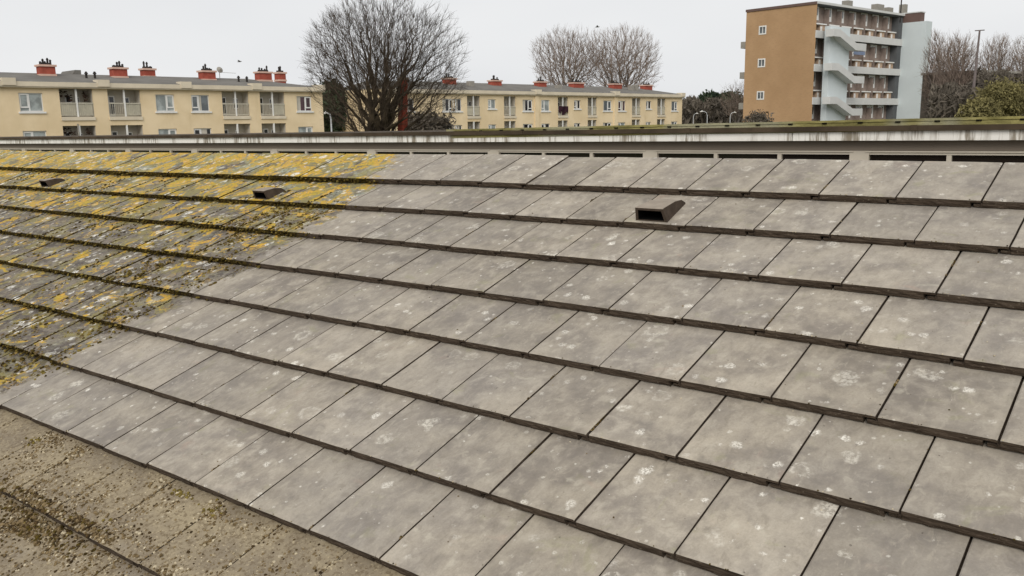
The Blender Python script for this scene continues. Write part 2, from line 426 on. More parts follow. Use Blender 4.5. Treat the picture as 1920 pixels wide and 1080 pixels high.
wl.box(x0w + .2, x1w - .2, yf, yf + .25, 0, zf); wl.box(x0w + .2, x1w - .2, yb - .25, yb, 0, zb)
for xx in (x0w + .2, x1w - .45):
    n = len(wl.v)
    prof = [(yf + .25, 0), (yb - .25, 0), (yb - .25, zb), (RY, RZ - .2), (yf + .25, zf)]
    wl.v += [(xx, a, b) for a, b in prof] + [(xx + .25, a, b) for a, b in prof]
    wl.f += [tuple(n + i for i in (0, 4, 3, 2, 1)), tuple(n + 5 + i for i in range(5))] + [(n + i, n + (i + 1) % 5, n + 5 + (i + 1) % 5, n + 5 + i) for i in range(5)]
    wl.m += [0] * 7
wl.build('wall', M['brick'], house)

# vent tiles: hooded openings in the second course
def vent(uc, label, wid=.135, ln=.215, hh=.062):
    r = 1.985; xc = uc * S; fy = -(r + bend(uc)) * S + .012; w = wid / 2
    m = MB()
    def P(x, t, h):              # t 0 front .. 1 back, h above the tile surface
        y = fy + t * ln; base = -((y - (fy - .012)) / S) * T
        return (xc + x, y, base + h)
    wt = .011
    prof = [(0, 1.0, 0), (.03, 1.02, 0), (.55, .80, 0), (.85, .50, 0), (1.0, .08, 0)]
    Lr = []
    for t, f, _ in prof:
        ww = w * (1 - .22 * t)
        Lr.append([P(-ww - .010 * (1 - t), t, -.004), P(-ww, t, hh * f), P(ww, t, hh * f), P(ww + .010 * (1 - t), t, -.004)])
    for a, b in zip(Lr, Lr[1:]):
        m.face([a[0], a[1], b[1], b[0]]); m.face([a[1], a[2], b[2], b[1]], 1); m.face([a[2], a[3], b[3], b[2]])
    m.face([Lr[-1][0], Lr[-1][1], Lr[-1][2], Lr[-1][3]][::-1])
    # hollow front: a rim and an inner box
    a = Lr[0]; i = [P(-w + wt - .006, 0, .006), P(-w + wt, 0, hh - wt), P(w - wt, 0, hh - wt), P(w - wt + .006, 0, .006)]
    m.face([a[0], i[0], i[1], a[1]]); m.face([a[1], i[1], i[2], a[2]]); m.face([a[2], i[2], i[3], a[3]]); m.face([a[0], a[3], i[3], i[0]])
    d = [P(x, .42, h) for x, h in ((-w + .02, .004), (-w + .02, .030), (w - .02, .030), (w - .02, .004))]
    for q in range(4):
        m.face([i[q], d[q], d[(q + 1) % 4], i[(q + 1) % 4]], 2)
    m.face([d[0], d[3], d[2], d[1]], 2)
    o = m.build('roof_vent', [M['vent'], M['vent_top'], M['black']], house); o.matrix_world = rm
    return tag(o, label)
vent(-3.77, 'clean grey hooded vent tile on the cleaned part')
vent(-12.2, 'mossy hooded vent tile beside the cleaned edge', .12, .15, .056)
vent(-21.0, 'mossy hooded vent tile at far left', .12, .15, .056)

# moss and crumbs lying on the tiles
def blob(mb, p, s, rr, mi=0):
    ang = rr.random() * 6.28; n = len(mb.v); k = 5
    flat = .45 + rr.random() * .4
    for i in range(k):
        t = ang + i * 6.283 / k; q = s * (.7 + rr.random() * .6)
        mb.v.append((p[0] + math.cos(t) * q, p[1] + math.sin(t) * q, p[2] - s * .1))
    for i in range(k):
        t = ang + .5 + i * 6.283 / k; q = s * (.45 + rr.random() * .5)
        mb.v.append((p[0] + math.cos(t) * q, p[1] + math.sin(t) * q, p[2] + s * flat * (.5 + rr.random() * .4)))
    mb.v.append((p[0] + s * .2 * (rr.random() - .5), p[1] + s * .2 * (rr.random() - .5), p[2] + s * flat))
    for i in range(k):
        j = (i + 1) % k
        mb.f += [(n + i, n + j, n + k + i), (n + j, n + k + j, n + k + i), (n + k + i, n + k + j, n + 2 * k)]; mb.m += [mi] * 3
def surf(u, r):                 # a point on the tile surface of course ceil(r)
    rr_ = math.ceil(r + 1e-6); f = rr_ - r
    return (u * S, -(r + bend(u)) * S, -f * T)
mo = MB(); rr = random.Random(3)
for r in range(1, 14):          # moss on the front edges and in the joints of the dirty part
    u = -29.5
    while u < clean_u(r) + .5:
        dens = 1 if u < clean_u(r) - .4 else .45
        if rr.random() < dens * .8:
            x, y, z = u * S, -(r + bend(u)) * S, 0
            s = .005 + rr.random() * .007
            hgt = rr.random()
            blob(mo, (x, y - .004 * hgt, -T * (.05 + .9 * hgt)), s, rr, 0 if rr.random() < .72 else 1)
        u += .035 + rr.random() * .03
    for j in range(-32, -9):
        uj = (j) * TW + shift(r)
        if uj > clean_u(r) + .1: continue
        a = rr.random() * .3; b = a + .3 + rr.random() * .7; t = a
        while t < min(b, 1):
            if rr.random() < .85:
                p = surf(uj + rr.gauss(0, .012), r - t)
                blob(mo, (p[0], p[1], p[2] - .001), .003 + rr.random() * .007, rr, 0 if rr.random() < .85 else 4)
            t += .022
def scatter(mb, n, ulo, uhi, rlo, rhi, dens, smin, smax, mats, seed):
    q = random.Random(seed); c = 0; tries = 0
    while c < n and tries < n * 30:
        tries += 1; u = q.uniform(ulo, uhi); r = q.uniform(rlo, rhi)
        if q.random() > dens(u, r): continue
        p = surf(u, r); s = smin + (smax - smin) * q.random() ** 2.5
        blob(mb, p, s, q, q.choice(mats)); c += 1
def patchy(u, r, sc=1.3, th=.0, k=4):
    v = noise.noise(Vector((u * sc, r * sc, 2.2))) + .5 * noise.noise(Vector((u * sc * 3, r * sc * 3, 5.2)))
    return max(0., min(1., (v - th) * k))
inA = lambda u, r: 0 if u > clean_u(r) + .15 else patchy(u, r, 1.1, .12)
scatter(mo, 2600, -24, -9.5, 0, 9, inA, .003, .012, [0, 0, 1], 11)
nearA = lambda u, r: (1 if clean_u(r) - 2.6 < u < clean_u(r) + .1 else 0) * patchy(u, r, 1.6, -.05)
scatter(mo, 2200, -13.5, -9.5, 2, 8.6, nearA, .003, .013, [0, 2, 1], 12)
inB = lambda u, r: (.10 + patchy(u, r, 1.7, .05, 3))
scatter(mo, 15000, -9.5, -2.8, 8.03, 10.8, lambda u, r: inB(u, r) * (1 if u < -4.5 else .5), .0009, .0062, [2, 2, 2, 4, 3], 13)
def heavy(u, r):
    f = r % 1.0
    return (1 if (f > .82 or f < .30) and r > 8.8 else .04) * (.4 + patchy(u, r, 2, -.1, 2))
scatter(mo, 5200, -9.2, -6.2, 8.85, 10.6, heavy, .0015, .0095, [2, 2, 4, 0], 14)
q_ = random.Random(77)
for _ in range(55):
    cu_ = q_.uniform(-9.4, -4.2); cr_ = q_.choice((8.12, 8.2, 8.5, 8.75, 8.9, 8.96, 9.1, 9.3, 9.6, 9.9)) + q_.gauss(0, .04)
    su_ = q_.uniform(.05, .28); sr_ = q_.uniform(.02, .07); mt_ = q_.choice((2, 2, 2, 4, 2, 1))
    for _k in range(q_.randrange(14, 60)):
        u, r = q_.gauss(cu_, su_), q_.gauss(cr_, sr_)
        if math.ceil(r) != math.ceil(cr_) or r < 8.02: continue
        p_ = surf(u, r); blob(mo, (p_[0], p_[1], p_[2] + q_.random() * .003), .0012 + q_.random() ** 2 * .0065, q_, mt_ if q_.random() < .8 else 3)
for _ in range(34):
    r = q_.randrange(1, 9); j = q_.randrange(-10, 2); uj = j * TW + shift(r); t0 = q_.random() * .8
    for _k in range(q_.randrange(4, 16)):
        p_ = surf(uj + q_.gauss(0, .006), r - min(.98, t0 + _k * .012)); blob(mo, (p_[0], p_[1], p_[2] - .002), .0015 + q_.random() * .0028, q_, q_.choice((0, 4, 2)))
for j in range(-12, -2):
    for r in (9, 10, 11):
        uj = j * TW + shift(r)
        for _k in range(90):
            p_ = surf(uj + q_.gauss(0, .02), r - q_.random() * .98); blob(mo, p_, .001 + q_.random() ** 2 * .005, q_, q_.choice((2, 2, 4, 3)))
scatter(mo, 260, -10, 1, .2, 8, lambda u, r: .5, .0012, .0034, [0, 3, 2], 15)      # stray grit on the cleaned tiles
rr = random.Random(5)
for r in range(1, 14):           # grit along the clean front edges
    for _ in range(60):
        u = rr.uniform(-10, 1.5); blob(mo, (u * S, -(r + bend(u)) * S + .002, -.001), .0012 + rr.random() * .0018, rr, 3 if rr.random() < .45 else 0)
o = mo.build('moss', [M['moss_dark'], M['moss_olive'], M['crumb'], M['crumb_pale'], M['crumb_dark']], house); o.matrix_world = rm
tag(o, 'moss cushions and dry crumbs on the uncleaned tiles', kind='stuff')

# ------------------------------------------------------------------ the row house opposite, just beyond the ridge
DY = 15.5
TILT = .0061                  # the row house stands a hair out of level with the near roof
def opp(px, py, y=DY):
    d = ray(px, py); t = y / d.y; p = CAM + d * t; return p.x, p.z
fa = Mt('dirty_white_fascia', .5, .4)
w1 = fa.noise(1.1, 4, .6, fa.map((1, 1, .3))); st = fa.noise(9, 4, .7, fa.map((1, 1, .10), (3, 0, 0)))
zz = fa.sep()[2]
c = fa.mix(fa.math('MULTIPLY', fa.rng(st, .44, .64), fa.rng(w1, .40, .54)), srgb(238, 235, 228), srgb(142, 132, 116))
c = fa.mix(fa.math('MULTIPLY', fa.rng(fa.noise(3, 5, .7), .55, .8), .3), c, srgb(170, 160, 142))
fa.col(c); M['fascia'] = fa.m
M['coping'] = simple('dark_coping', srgb(72, 61, 48), .3, 1.4, .8, .2)
mg = Mt('mossy_edge', .95, .1)
c = mg.mix(mg.rng(mg.noise(2.4, 5, .7, mg.map((.4, 1, 2))), .36, .62), srgb(112, 106, 66), srgb(158, 150, 98))
c = mg.mix(mg.math('MULTIPLY', mg.rng(mg.noise(.5, 3, .6), .5, .62), .6), c, srgb(160, 158, 142))
mg.col(c); mg.bump(mg.noise(20, 4), .5, .03); M['mossedge'] = mg.m
M['band'] = simple('brown_grey_panel', srgb(124, 113, 101), .07, .6, .6, .3)
M['cream'] = simple('cream_window_frame', srgb(196, 187, 172), .05, 1.5, .5, .4)
_px = (lambda d: (15.5 / d.y) * d.x)(ray(1613, 290))
OHM = Matrix.Translation(Vector((_px, DY, H))) @ Matrix.Rotation(-TILT, 4, 'Y') @ Matrix.Translation(Vector((-_px, 0, -H)))
M['oppglass'] = simple('dark_brown_glass', (.012, .009, .007), .3, .4, .08, .5)
oh = empty('row_house', OHM, 'row house beyond the ridge with white fascia, mossy roof edge and cream framed windows', 'house')
# pillar positions are evenly spaced; derive their step from two of them
Xa, _ = opp(700, 285); Xb, _ = opp(1613, 290); STEP = (Xb - Xa) / 3.0
XN = lambda n: Xb + (n - 8) * STEP
X0, X1 = XN(-6) - .5, XN(12) + .5
z = lambda py: opp(1610, py)[1]
zc1, zc0, zf0, zb0, zfr, zs1 = z(236), z(245.5), z(263), z(282), z(287), z(289.5)
zs1 = z(289.5)
part = lambda nm, mat, f: (lambda mb: (f(mb), mb.build(nm, mat, oh))[1])(MB())
part('coping', M['coping'], lambda b: b.box(X0, X1, -.32, 6.0, zc0, zc1))
part('fascia', M['fascia'], lambda b: [b.box(x, x + 3.985, -.26, -.16, zf0, zc0 - .002) for x in np.arange(X0, X1 - 4, 4.0)])
for x in np.arange(X0 + 2, X1, 4.0): part('cover_strip', M['coping'], lambda b: b.box(x - .05, x + .05, -.335, -.321, zc0 + .002, zc1 + .006))
part('upper_panel', M['band'], lambda b: b.box(X0, X1, -.08, .1, zb0, zc0 - .004))
SILL = zb0 - 1.7
part('wall', M['brick'], lambda b: (b.box(X0, X1, -.02, .3, 0, SILL), b.box(X0, X0 + .3, .3, 5.9, 0, zc0 - .01), b.box(X1 - .3, X1, .3, 5.9, 0, zc0 - .01), b.box(X0 + .3, X1 - .3, 5.6, 5.9, 0, zc0 - .01)))
part('ceiling', M['band'], lambda b: b.box(X0 + .3, X1 - .3, .3, 5.6, zc0 - .12, zc0 - .01))
fr0 = None
zfr = zs1
def copy_obj(o, parent, loc):
    c = o.copy(); COL.objects.link(c); c.parent = parent; c.location = loc; return c
fw = MB()                      # one window: pillar to pillar, three panes, light frame
PW = .16; inn = STEP - 2 * PW
fw.box(-PW, PW, -.075, .06, SILL, zb0 - .003)                          # wide pillar
fw.box(-STEP / 2 - STEP / 2 + PW + .002, -PW - .002, -.065, .04, zfr, zb0 - .03)   # head of the frame
fw.box(-STEP + PW - .06, -PW + .06, -.09, -.066, zb0 - .028, zb0 - .004)           # drip strip
fw.box(-STEP + PW + .002, -PW - .002, -.065, .04, SILL, SILL + .07)
for t in (1 / 3, 2 / 3):
    xx = -STEP + PW + inn * t; fw.box(xx - .037, xx + .037, -.06, .035, SILL + .072, zfr - .002)
fo = fw.build('window_frame', M['cream'], oh)
gm = MB(); gm.box(-STEP + PW, -PW, .0, .012, SILL + .07, zfr)
fo_g = gm.build('pane', M['oppglass'], fo)
for n_ in range(-5, 13):
    if n_ == -5: fo.location = (XN(n_), 0, 0); continue
    c = copy_obj(fo, oh, (XN(n_), 0, 0)); copy_obj(fo_g, c, (0, 0, 0))
# mossy roof edge behind the coping, a little out of level
MPP = (zc1 - zc0) / 9.5
ma, mb_ = opp(832, 243.0, DY - .3), opp(1920, 217.5, DY - .3)
ma = (ma[0], ma[1] + TILT * (Xb - ma[0])); mb_ = (mb_[0], mb_[1] + TILT * (Xb - mb_[0]))
sl_ = (mb_[1] - ma[1]) / (mb_[0] - ma[0])
top_at = lambda x: ma[1] + sl_ * (x - ma[0])
def edge(mbm, a, b, y0, y1, xe0, xe1):
    n = 60
    xs = [xe0 + (xe1 - xe0) * i / n for i in range(n + 1)]
    for xa_, xb_ in zip(xs, xs[1:]):
        j = lambda x: .005 * noise.noise(Vector((x * 2, a * 9, 0)))
        v = [(xa_, top_at(xa_) - a * MPP + j(xa_)), (xb_, top_at(xb_) - a * MPP + j(xb_)), (xb_, top_at(xb_) - b * MPP), (xa_, top_at(xa_) - b * MPP)]
        k = len(mbm.v); mbm.v += [(x, y, zz_) for y in (y0, y1) for x, zz_ in v]
        for q in ((0, 3, 2, 1), (0, 1, 5, 4), (2, 3, 7, 6)): mbm.f.append(tuple(k + i for i in q)); mbm.m.append(0)
def build_edge(b):
    xe1 = X1 - .1
    edge(b, 0, 4.6, -.22, .3, ma[0], xe1); edge(b, 4.6, 5.8, -.19, .3, ma[0] + .2, xe1)
    edge(b, 5.8, 22, -.27, .3, ma[0] + .2, xe1)
part('mossy_roof_edge', M['mossedge'], build_edge)
x = opp(1758, 230, DY - .25)[0]; st_ = x - opp(1684, 231, DY - .25)[0]
k = int((x - ma[0] - 1) / st_)
for i in range(-k, 3):
    xx = x + i * st_; zz_ = top_at(xx) - 5.2 * MPP
    part('edge_clip', M['black'], lambda b: b.box(xx - .04, xx + .04, -.29, -.271, zz_ - 1.3 * MPP, zz_ + 1.3 * MPP))

# ------------------------------------------------------------------ facade kit
def wall_open(mb, x0, x1, z0, z1, ops, y=0.0, dep=.25, mi=0):
    xs = sorted({x0, x1, *[o[0] for o in ops], *[o[1] for o in ops]}); zs = sorted({z0, z1, *[o[2] for o in ops], *[o[3] for o in ops]})
    for a, b in zip(xs, xs[1:]):
        for c, d in zip(zs, zs[1:]):
            mx, mz = (a + b) / 2, (c + d) / 2
            if any(o[0] < mx < o[1] and o[2] < mz < o[3] for o in ops): continue
            mb.face([(a, y, c), (b, y, c), (b, y, d), (a, y, d)], mi)
    for o in ops:
        a, b, c, d = o[:4]; e = o[4] if len(o) > 4 else dep
        mb.face([(a, y, c), (a, y, d), (a, y + e, d), (a, y + e, c)], mi); mb.face([(b, y, c), (b, y + e, c), (b, y + e, d), (b, y, d)], mi)
        mb.face([(a, y, d), (b, y, d), (b, y + e, d), (a, y + e, d)], mi); mb.face([(a, y, c), (a, y + e, c), (b, y + e, c), (b, y, c)], mi)
_m = Mt('cream_yellow_render', .9, .1)
_c = _m.mix(_m.rng(_m.noise(.3, 4, .6), .35, .65), srgb(226, 204, 166), srgb(239, 218, 182))
_c = _m.mix(_m.math('MULTIPLY', _m.rng(_m.noise(1.3, 5, .7, _m.map((1, 1, .12))), .52, .72), .3), _c, srgb(196, 176, 136)); _m.col(_c); M['yellow'] = _m.m
M['white'] = simple('white_paint', (.80, .79, .76), .05, 1, .5, .4)
M['pale'] = simple('pale_concrete', srgb(218, 206, 184), .08, .8, .9, .2)
M['slate'] = simple('grey_roof_felt', srgb(116, 113, 108), .14, .5, .9, .1)
M['redbrick'] = simple('red_brick_chimney', srgb(160, 84, 70), .15, 2, .9, .1)
M['pink'] = simple('pale_chimney_cap', srgb(208, 176, 160), .08, 2, .9, .1)
M['pot'] = simple('dark_chimney_pot', srgb(52, 48, 46), .2, 2, .8, .2)
M['back'] = simple('pale_loggia_wall', srgb(196, 190, 178), .08, 1, .9, .1)
def glass(name, c, rough=.06):
    m = Mt(name, rough, .6); m.col(m.mix(m.rng(m.noise(1.1, 3), .4, .6), tuple(x * .6 for x in c), tuple(c))); return m.m
G = [glass('dark_glass', (.03, .03, .035)), glass('curtained_glass', (.42, .46, .45), .25), glass('grey_glass', (.16, .18, .19)), glass('wine_curtain_glass', (.09, .04, .05), .2)]
M['railpanel'] = simple('balcony_panel', srgb(196, 190, 172), .08, 2, .6, .3)
M['pipe'] = simple('grey_pipe', srgb(150, 145, 136), .1, 2, .6, .3)
M['clutter'] = simple('dark_plant_pots', srgb(70, 56, 48), .4, 3, .9, .1)
M['cloth'] = simple('dark_laundry', srgb(58, 36, 44), .4, 2, .9, .1)

def window(parent, x0, x1, z0, z1, gi, flip=False, rr=random, small=False):
    f = MB(); t = .07; y0 = .10; s = -1 if flip else 1
    f.box(x0, x1, y0, y0 + .07, z1 - t, z1 - .002); f.box(x0, x1, y0, y0 + .07, z0 + .002, z0 + t)
    f.box(x0 + .002, x0 + t, y0, y0 + .07, z0 + t, z1 - t); f.box(x1 - t, x1 - .002, y0, y0 + .07, z0 + t, z1 - t)
    w = x1 - x0; xm = x0 + w * (.42 if not flip else .58); f.box(xm - .045, xm + .045, y0 - .01, y0 + .068, z0 + t, z1 - t)
    a, b = (x0 + t, xm - .045) if not flip else (xm + .045, x1 - t)          # the opening sash
    zt = z0 + (z1 - z0) * .24
    f.box(a, b, y0 - .02, y0 + .06, zt - .05, zt + .05)
    f.box(a, a + .07, y0 - .02, y0 + .06, zt + .05, z1 - t); f.box(b - .07, b, y0 - .02, y0 + .06, zt + .05, z1 - t)
    f.box(a + .07, b - .07, y0 - .02, y0 + .06, z1 - t - .08, z1 - t)
    fo = f.build('window', M['white'], parent)
    g = MB(); g.box(x0 + t, x1 - t, y0 + .03, y0 + .045, z0 + t, z1 - t); g.build('pane', G[gi], fo)
    if gi != 1:                       # half drawn curtain behind the glass line of the wide pane
        c, d = (xm + .045, x1 - t) if not flip else (x0 + t, xm - .045)
        cu = MB(); q = c + (d - c) * (.15 + .5 * rr.random()); cu.box(c, q, y0 + .018, y0 + .028, z0 + t, z1 - t); cu.build('curtain', M['back'], fo)
    sl = MB(); sl.box(x0 - .12, x1 + .12, -.10, .10, z0 - .13, z0); sl.build('sill', M['white'], parent)
def loggia(parent, x0, x1, z0, z1, rr, full=True, busy=0, dep=1.1):
    m = MB()                          # back wall with door and window, divided by a post
    m.face([(x0 + .005, dep - .002, z0), (x1 - .005, dep - .002, z0), (x1 - .005, dep - .002, z1), (x0 + .005, dep - .002, z1)]); m.box(x0 + .002, x0 + .02, .12, dep - .004, z0 + .002, z1 - .002); m.box(x1 - .02, x1 - .002, .12, dep - .004, z0 + .002, z1 - .002); m.box(x0 + .02, x1 - .02, .12, dep - .004, z1 - .02, z1 - .002)
    m.build('loggia_wall', M['back'], parent)
    xm = (x0 + x1) / 2; w = (x1 - x0)
    d = MB(); dx = x0 + w * (.30 if rr.random() < .5 else .16)
    d.box(dx, dx + w * .2, dep - .06, dep - .004, z0 + .02, z1 - .45); do = d.build('door', M['white'], parent)
    g = MB(); g.box(dx + .1, dx + w * .2 - .1, dep - .075, dep - .062, z0 + .25, z0 + 1.0); g.box(dx + .1, dx + w * .2 - .1, dep - .075, dep - .062, z0 + 1.12, z1 - .55); g.build('pane', G[0], do)
    ww = MB(); wx = xm + w * .12; ws = w * (.2 if rr.random() < .5 else .12); ww.box(wx, wx + ws, dep - .05, dep - .004, z1 - 1.45, z1 - .55); wo = ww.build('window', M['white'], parent)
    g = MB(); g.box(wx + .08, wx + ws - .08, dep - .065, dep - .052, z1 - 1.37, z1 - .63); g.build('pane', G[0], wo)
    p = MB(); p.box(xm - .06, xm + .06, -.015, .12, z0 + .002, z1 - .002); p.build('post', M['white'], parent)
    rl = MB(); rz = z0 + 1.02
    for a, b in ((x0 + .01, xm - .062), (xm + .062, x1 - .01)):
        rl.box(a, b, .0, .06, rz - .05, rz + .03); rl.box(a, b, .0, .06, z0 + .08, z0 + .14)
        k = max(2, int((b - a) / .14))
        for i in range(k + 1): x = a + (b - a - .02) * i / k; rl.box(x, x + .02, .015, .045, z0 + .14, rz - .05)
    ro = rl.build('railing', M['railpanel'], parent)
    if busy != 2:
        pn = MB()
        for a, b in ((x0 + .06, xm - .1), (xm + .1, x1 - .06)):
            if busy or rr.random() < .55: pn.box(a, b, .062, .075, z0 + .16, rz - .07)
        if pn.v: pn.build('infill_panel', M['railpanel'], ro)
    sb = MB(); sb.box(x0 - .02, x1 + .02, -.09, -.002, z0 - .28, z0 + .0); sb.build('balcony_slab', M['pale'], parent)
    if busy == 1:
        q = random.Random(int(x0 * 10))
        for _ in range(9):
            c = MB(); a = q.uniform(x0 + .2, x1 - .3); zz_ = z0 + q.choice((.1, .3, 1.05, 1.2, 1.5)); yy = .25 + q.random() * .6
            c.tube([(a, yy, zz_ - .05), (a, yy, zz_ + .12)], [.08, .11], 6)
            for _k in range(9): blob(c, (a + q.gauss(0, .07), yy + q.gauss(0, .05), zz_ + .12 + q.random() * .3), q.uniform(.04, .10), q)
            c.build('pot_plant', M['clutter'], parent)
    if busy == 2:
        c = MB(); q = random.Random(4)
        for i in range(8):
            a = x0 + .1 + (x1 - x0 - .5) * i / 7; h = q.uniform(.5, 1.1); c.box(a, a + q.uniform(.18, .32), -.05 - .01 * i, -.03 - .01 * i, z0 + 1.0 - h, z0 + 1.08)
        c.build('laundry', M['cloth'], parent)
def chimney(parent, F, px0, px1, pyt, pyb, dep, dw=1.0, pots=4, rr=random, big=True):
    x0 = F.X(px0, pyb, dep + dw * .8); x1 = F.X(px1, pyb, dep); zt = F.Z((px0 + px1) / 2, pyt, dep); zb = F.Z((px0 + px1) / 2, pyb, dep)
    m = MB(); m.box(x0 + .1, x1 - .1, dep, dep + dw, zb - .6, zt - .15); o = m.build('chimney', M['redbrick'], parent)
    c = MB(); c.box(x0, x1, dep - .1, dep + dw + .1, zt - .15, zt); c.box(x0 + .05, x1 - .05, dep - .07, dep + dw + .07, zb - .12, zb + .05); c.build('cap', M['pink'], o)
    p = MB()
    p.box(x0 + (x1 - x0) * .2, x1 - (x1 - x0) * .2, dep + .25, dep + dw - .25, zt + .002, zt + .16)
    for i in range(pots):
        t = (i + .7) / (pots + .4); x = x0 + (x1 - x0) * (.14 + .72 * t); h = rr.uniform(.2, .62)
        r = .085; y = dep + dw * .5 + rr.uniform(-.15, .15)
        p.tube([(x, y, zt + .01), (x, y, zt + h * .7), (x, y, zt + h * .72), (x, y, zt + h)], [r, r * .85, r * 1.35, r * .5], 7)
    p.build('chimney_pot', M['pot'], o)

def flats(F, xl, xr, zeave, ztop_off, label, wins, logs, caps, depth=10., hip_r=True):
    e = empty('apartment_building', F.mat(), label, 'flats', 'pale yellow three storey flats')
    ST = 2.75; rr = random.Random(int(xr * 10)); ops = []
    for fl in (0, 1, 2):
        for (a, b, z0, z1, *_) in wins: ops.append((a, b, z0 - fl * ST, z1 - fl * ST, .20))
        for (a, b, z0, z1, *_) in logs: ops.append((a, b, z0 - fl * ST, z1 - fl * ST, 1.1))
    m = MB(); wall_open(m, xl, xr, 0, zeave - .35, ops)
    for a, b in ((0, None),): pass
    m.face([(xr, 0, 0), (xr, depth, 0), (xr, depth, zeave), (xr, 0, zeave)]); m.face([(xl, depth, 0), (xl, 0, 0), (xl, 0, zeave), (xl, depth, zeave)])
    m.face([(xr, depth, 0), (xl, depth, 0), (xl, depth, zeave), (xr, depth, zeave)])
    m.build('wall', M['yellow'], e)
    for fl in (0, 1, 2):
        for i, (a, b, z0, z1, gi, fp) in enumerate(wins): window(e, a, b, z0 - fl * ST, z1 - fl * ST, gi if fl == 0 else rr.choice((0, 1, 0, 2)), fp, rr)
        for i, (a, b, z0, z1, bz) in enumerate(logs): loggia(e, a, b, z0 - fl * ST, z1 - fl * ST, rr, True, bz if fl == 0 else (bz == 1))
    c = MB(); c.box(xl - .1, xr + .1, -.35, .1, zeave - .36, zeave - .02); c.box(xl - .1, xr + .1, -.28, -.12, zeave - .45, zeave - .362); c.build('eaves', M['pale'], e)
    r = MB(); zr = zeave + ztop_off; ym = depth / 2; hx = 5.0 if hip_r else 0
    r.face([(xl, -.34, zeave - .018), (xr, -.34, zeave - .018), (xr - hx, ym, zr), (xl + 2, ym, zr)])
    r.face([(xr, -.34, zeave - .018), (xr, depth, zeave), (xr - hx, ym, zr)]); r.face([(xr, depth, zeave), (xl, depth, zeave), (xl + 2, ym, zr), (xr - hx, ym, zr)])
    r.face([(xl, depth, zeave), (xl, -.34, zeave - .018), (xl + 2, ym, zr)])
    ro = r.build('roof', M['slate'], e)
    for x in caps:
        k = MB(); k.box(x - .45, x + .45, -.42, .5, zeave - .30, zeave + .22); k.build('party_wall_cap', M['pale'], e)
    return e, ro
def fz(F, px, py, dep=0): return F.hit(px, py, dep)
# one long line of flats: both blocks share a facade line
VPX, CC = 2620., 6.05e-6
dz_ = lambda px: 1 / (CC * (VPX - px))
F1 = Frame(at_depth(0, dz_(0)), at_depth(606, dz_(606)))
def wl_(F, a, b, t, s, gi, fp=False):
    x0, z1 = F.hit(a, t); x1, z0 = F.hit(b, s); z1b = F.Z((a + b) / 2, t); z0b = F.Z((a + b) / 2, s); return (x0, x1, z0b, z1b, gi, fp)
def lg_(F, a, b, t, s, bz=0):
    return (F.X(a, (t + s) / 2), F.X(b, (t + s) / 2), F.Z((a + b) / 2, s), F.Z((a + b) / 2, t), bz)
ze1 = F1.Z(100, 153.5)
WZ = (F1.Z(310, 209.5), F1.Z(310, 177.2))
def norm_w(L_, F, z):  return [(a, b, z[0], z[1], g, f) for a, b, _, _, g, f in L_]
w1_ = [wl_(F1, 34, 83, 173, 209, 1, False), wl_(F1, 291, 329, 177.5, 209.5, 1, True), wl_(F1, 358, 394, 178, 209, 2, False), wl_(F1, 556, 585.5, 181, 208.5, 3, True)]
l1_ = [lg_(F1, 112.5, 175, 166, 218, 1), lg_(F1, 203, 264, 167.5, 218, 0), lg_(F1, 417, 467, 171.7, 217.5, 0), lg_(F1, 488, 534, 173, 217.5, 0)]
WZ = (sum(w[2] for w in w1_) / 4, sum(w[3] for w in w1_) / 4); LZ = (sum(l[2] for l in l1_) / 4, sum(l[3] for l in l1_) / 4)
w1_ = norm_w(w1_, F1, WZ); l1_ = [(a, b, LZ[0], LZ[1], z_) for a, b, _, _, z_ in l1_]
# continue the rhythm out of frame to the left
span = F1.X(291) - F1.X(34)
w1_ += [(F1.X(34) - 9.6, F1.X(34) - 7.7, *WZ, 1, True)]; l1_ += [(F1.X(34) - 6.6, F1.X(34) - 4.0, *LZ, 0)]
xr1 = F1.X(605.5, 200)
zr1 = F1.Z(100, 138, 5) - ze1
b1, rf1 = flats(F1, F1.X(34) - 22, xr1, ze1, zr1, 'pale yellow three storey flats at far left with six red chimneys', w1_, l1_, [F1.X(13, 148), F1.X(190, 151), F1.X(345, 156), F1.X(478, 159), xr1 - .35])
rr = random.Random(21)
for (a, b, t, s, d, n) in ((68, 107.5, 121, 140, 3.4, 5), (205, 242, 126, 144, 3.4, 4), (262.5, 294, 128, 143, 5.4, 3), (372, 407, 132, 149, 3.4, 4), (478, 512, 134, 150.5, 3.4, 4), (515, 538, 135, 150, 5.4, 2)):
    chimney(rf1, F1, a, b, t, s, d, .9, n, rr)
for px, t, s in ((161, 134, 147), (177, 134, 147), (447, 142, 152), (462.5, 143, 153)):
    vb = MB(); x, zt = F1.hit(px, t, 2.5); zb = F1.Z(px, s, 2.5); vb.tube([(x, 2.5, zb - .3), (x, 2.5, zt - .2), (x, 2.5, zt - .19), (x, 2.5, zt)], [.09, .09, .16, .06], 7); vb.build('vent_pipe', M['pot'], rf1)
dm = MB(); xa, xb2 = F1.X(129, 135, 5), F1.X(152, 135, 5); zt = F1.Z(140, 131, 5)
dm.prism([(xa - .6, zt - 1.6), (xb2, zt - 1.6), (xb2, zt), (xa + .5, zt)], 5, 8); dm.build('roof_hatch', M['slate'], rf1)
an = MB(); x, zt = F1.hit(411, 131, 4.2); zb = F1.Z(411, 150, 4.2)
an.tube([(x, 4.2, zb - .5), (x, 4.2, zt)], .03, 5); an.tube([(x, 4.1, zt), (x, 3.95, zt + .06)], [.3, .02], 10); an.tube([(x - .1, 4.2, zt - .2), (x + 1.6, 4.2, zt - .25)], .015, 4)
an.build('antenna', M['pipe'], rf1)
